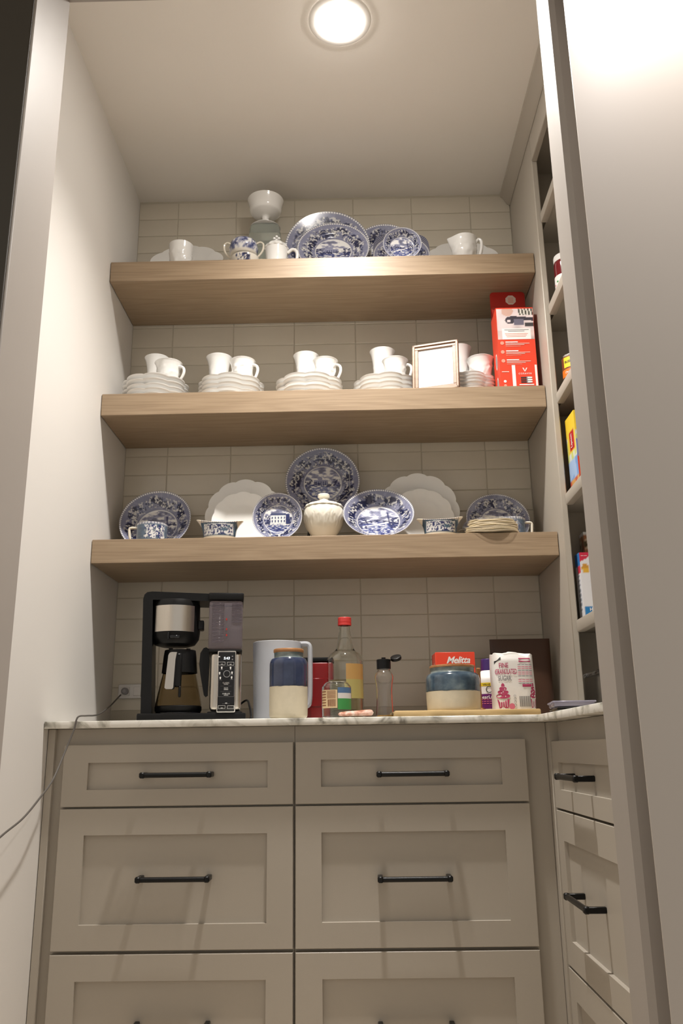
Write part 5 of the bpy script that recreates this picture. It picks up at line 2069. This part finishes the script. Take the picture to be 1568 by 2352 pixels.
# jam jar
zs1 = USHELF[1]
r = .036
y0 = -.385
X = at(1272, 620, Y=y0)[0] + r * 1.02
hj = at(1282, 580, Y=y0 - r * .8)[2] - zs1
t = thing('jam_jar', 'jar of dark red jam with a white lid in the open shelves', 'jar', (X, y0, zs1 + .0005))
G().lathe(curve_prof([(r * .9, 0), (r, .004), (r, hj * .5), (r, hj * .80), (r * .93, hj * .88)], 4) + [(0, hj * .88)], 40).obj('jam', JAM, t)
G().lathe([(0, hj * .87), (r * .97, hj * .87), (r * .99, hj * .885), (r * .99, hj * .97), (r * .95, hj), (0, hj)], 40).obj('lid', WHITEP, t)
g = G()
g.patch(r, -PI, PI, hj * .16, hj * .55, 40, mi=0)
lb = g.obj('label', [WHITEP], t)
g = G()
for k in range(26):
    a = -2.4 + (k % 13) * .3
    z_ = hj * (.2 + .1 * (k // 13) + .05 * (k % 3))
    g.patch(r, a, a + .12 + .05 * (k % 2), z_, z_ + .006, 2, th=.001, mi=k % 3)
g.obj('label_fruit', [PINKL, REDCAP, GREENP], lb)

# can of beans
zs2 = USHELF[2]
r = .036
y0 = -.375
X = at(1290, 840, Y=y0)[0] + r * 1.02
hc = at(1302, 812, Y=y0 - r * .8)[2] - zs2
t = thing('bean_can', 'brown and orange can of baked beans in the open shelves', 'can', (X, y0, zs2 + .0005))
G().lathe([(0, 0), (r * .98, 0), (r, .002), (r * .97, .005), (r * .97, hc - .005), (r, hc - .002), (r * .98, hc), (r * .93, hc - .001), (r * .93, hc - .004), (0, hc - .004)], 40).obj('can_body', CHROME, t)
g = G()
g.patch(r * .97, -PI, PI, .006, hc * .30, 40, mi=0)
g.patch(r * .97, -PI, PI, hc * .30, hc * .40, 40, mi=1)
g.patch(r * .97, -PI, PI, hc * .40, hc * .60, 40, mi=2)
g.patch(r * .97, -PI, PI, hc * .60, hc - .006, 40, mi=0)
lb = g.obj('label', [BROWNP, BLACKI, ORANGE], t)
g = G()
for tc in (-.65,):
    g.patch(r * .97, tc - .55, tc + .42, hc * .64, hc * .92, 12, th=.001, mi=0)
    Rr = r * .97 + .0016
    for key, wd, zz_, mi in (('bushs', r * .85, hc * .79, 1), ('original', r * .85, hc * .50, 2), ('baked', r * .9, hc * .35, 0)):
        V, F, tw, th_ = TEXTM[key]
        s = wd / tw
        g.add([(Rr * math.sin(v[0] * s / Rr + tc), -Rr * math.cos(v[0] * s / Rr + tc), zz_ + v[1] * s) for v in V], F, mi=mi)
g.obj('label_print', [YELLOW, BLACKI, WHITEP], lb, smooth=False)
# second can above the beans' right shoulder
t = thing('snack_bag', 'speckled snack bag hardly visible beside the can of beans', 'bag', (X + .048, y0 - .028, zs2 + .0005))
g = G()
V, F, C = [], [], []
for k in range(13):
    v = k / 12
    for j in range(24):
        a = 2 * PI * j / 24
        V.append((.03 * math.cos(a) * (1 - v ** 3 * .85), .045 * math.sin(a), v * .185))
        n_ = float(vnoise(np.array([a * 6.0]), np.array([v * 18.0]), 5)[0])
        C.append((.55, .36, .08) if n_ > .6 else ((.10, .03, .02) if n_ > .42 else (.55, .5, .42)))
for k in range(12):
    for j in range(24):
        F.append((k * 24 + j, k * 24 + (j + 1) % 24, (k + 1) * 24 + (j + 1) % 24, (k + 1) * 24 + j))
F += [tuple(range(23, -1, -1)), tuple(12 * 24 + j for j in range(24))]
g.add(V, F, C=C)
g.obj('bag_body', PRINTM, t)


def colour_box(name, label, cat, X0, y0, zb, w, d, h, fn, rz=0.0, texts=()):
    """carton with painted faces: d along X, w along -Y; fn(face, u, v)"""
    t = thing(name, label, cat, (X0, y0, zb + .0005), rz)
    g = G()
    n, mz = 14, 44
    faces = {'left': lambda u, v: (0, -u * w, v * h), 'far': lambda u, v: ((1 - u) * d, 0, v * h), 'near': lambda u, v: (u * d, -w, v * h),
             'right': lambda u, v: (d, -(1 - u) * w, v * h), 'top': lambda u, v: (v * d, -u * w, h), 'bottom': lambda u, v: (v * d, -u * w, 0)}
    for f, fx in faces.items():
        V, F, C = [], [], []
        for k in range(mz + 1):
            for i in range(n + 1):
                u, v = i / n, k / mz
                V.append(fx(u, v))
                C.append(fn(f, u, v))
        for k in range(mz):
            for i in range(n):
                a = k * (n + 1) + i
                F.append((a, a + 1, a + n + 2, a + n + 1))
        g.add(V, F, C=C)
    b = g.obj('carton', PRINTM, t, smooth=False)
    for key, face, u, v, wd, rot, m in texts:
        V, F, tw, th_ = TEXTM[key]
        s = wd / tw
        g = G()
        c, sn = math.cos(rot), math.sin(rot)
        out_ = []
        for q in V:
            a, b_ = q[0] * s, q[1] * s
            a, b_ = a * c - b_ * sn, a * sn + b_ * c
            if face == 'left':
                out_.append((-.0006, -(u * w + a), v * h + b_))
            else:
                out_.append((d - (u * d + a), .0006, v * h + b_)) if face == 'far' else out_.append((u * d + a, -w - .0006, v * h + b_))
        g.add(out_, F)
        g.obj('lettering', m, t, smooth=False)
    return t


def tea(f, u, v):
    n = float(vnoise(np.array([u * 5 + 3]), np.array([v * 9]), 2)[0])
    if v > .74:
        c = (.80, .56, .04)
    elif v > .42:
        c = (.55, .60, .20) if n > .5 else (.62, .66, .62)
    elif v > .18:
        c = (.16, .32, .62) if n < .5 else (.35, .48, .70)
    else:
        c = (.52, .10, .06) if n > .5 else (.62, .32, .10)
    if f == 'near' and .40 < v < .62:
        c = (.20, .22, .42)
    if f == 'near' and .16 < v < .40:
        c = (.66, .06, .02)
    if f == 'left' and abs(v - .66) < .15 and abs(u - .55) < .42:
        c = (.75, .55, .06)
    if f == 'left' and abs(v - .66) < .12 and abs(u - .55) < .24:
        c = (.45, .01, .02)
    return c


zs3 = USHELF[3]
y0 = -.355
X = at(1303, 1040, Y=y0)[0]
hb = at(1310, 957, Y=y0 - .04)[2] - zs3
colour_box('tea_box', 'yellow and blue box of tea bags in the open shelves', 'box', X, y0, zs3, .092, .062, hb, tea, rz=.03,
           texts=[('lipton', 'left', .55, .66, .042, PI / 2, WHITEP)])
r = .028
y2 = -.30
X2 = at(1320, 940, Y=y2)[0] + r
hb2 = at(1326, 934, Y=y2)[2] - zs3
t = thing('spice_jar', 'orange jar with a white lid behind the box of tea', 'jar', (X2, y2, zs3 + .0005))
G().lathe(curve_prof([(r * .9, 0), (r, .004), (r, hb2 * .6), (r, hb2 * .86), (r * .85, hb2 * .9)], 4) + [(0, hb2 * .9)], 32).obj('jar_body', ORANGE, t)
G().lathe([(0, hb2 * .89), (r * .98, hb2 * .89), (r, hb2 * .91), (r, hb2 * .98), (r * .95, hb2), (0, hb2)], 32).obj('lid', WHITEP, t)


def honeybox(f, u, v):
    c = (.74, .74, .76)
    if f == 'near':
        if v > .86 and u < .5 and (v - .86) / .14 > u * 1.2:
            c = (.58, .03, .07)
        q = math.hypot((u - .24) * 1.3, (v - .76) * 3.2)
        if q < .24:
            c = (.60, .30, .05) if v > .76 else (.72, .42, .05)
        if v < .20 and .06 < u < .42:
            c = (.02, .20, .48)
        if .22 < v < .66 and u > .5 and int(v * 88) % 2:
            c = (.40, .42, .45)
    if f == 'left':
        if v > .80:
            c = (.04, .17, .45)
        elif v > .70:
            c = (.60, .05, .08) if u > .4 else (.7, .7, .72)
        elif .1 < v < .66 and .25 < u < .75 and int(v * 60) % 2:
            c = (.30, .32, .36)
    return c


zs4 = USHELF[4]
y0 = -.335
X = at(1321, 1300, Y=y0)[0]
hb = at(1330, 1270, Y=y0 - .04)[2] - zs4
colour_box('cereal_bar_box', 'slim white and blue carton with a honey picture in the open shelves', 'box', X, y0, zs4, .045, .062, hb, honeybox, rz=.04,
           texts=[('newlook', 'near', .21, .95, .018, 0, WHITEP), ('h', 'near', .33, .15, .008, 0, WHITEP)])


def salad(f, u, v):
    n = float(vnoise(np.array([u * 5 + 1]), np.array([v * 12]), 6)[0])
    m = float(vnoise(np.array([u * 9 + 1]), np.array([v * 22]), 8)[0])
    if v > .97:
        return (.8, .8, .8)
    if v > .66:
        return (.36, .14, .06) if n > .55 else ((.60, .48, .34) if n > .35 else (.07, .05, .02))
    if v > .25:
        return (.14, .30, .06) if n > .45 else (.50, .52, .30)
    return (.72, .72, .72) if m > .4 else (.25, .28, .34)


y0 = -.265
X = at(1339, 1230, Y=y0 - .045)[0]
hb = at(1345, 1222, Y=y0 - .045)[2] - zs4
colour_box('soup_mix_box', 'white box with a salad picture standing behind the honey carton', 'box', X, y0, zs4, .045, .085, hb, salad)

# clear container standing on the worktop inside the unit
p = (0, -.31)
X = at(1341, 1556, Y=-.315)[0]
zt = at(1345, 1549, Y=-.315)[2]
t = thing('clear_container', 'clear plastic container on the worktop inside the open shelves', 'container', (X, p[1], ZC + .0005))
h_ = zt - ZC
d_, w_ = .10, .20
g = G()
for (a, b, c_, e) in ((0, .0018, -w_, 0), (d_ - .0018, d_, -w_, 0), (.0018, d_ - .0018, -.0018, 0), (.0018, d_ - .0018, -w_, -w_ + .0018)):
    g.box(a, b, c_, e, 0, h_ - .012)
g.box(.0018, d_ - .0018, -w_ + .0018, -.0018, 0, .0018)
g.obj('walls', FILM, t, smooth=False)
G().box(-.004, d_ + .004, -w_ - .004, .004, h_ - .013, h_, .003, seg=2).obj('lid', CLEARP, t)
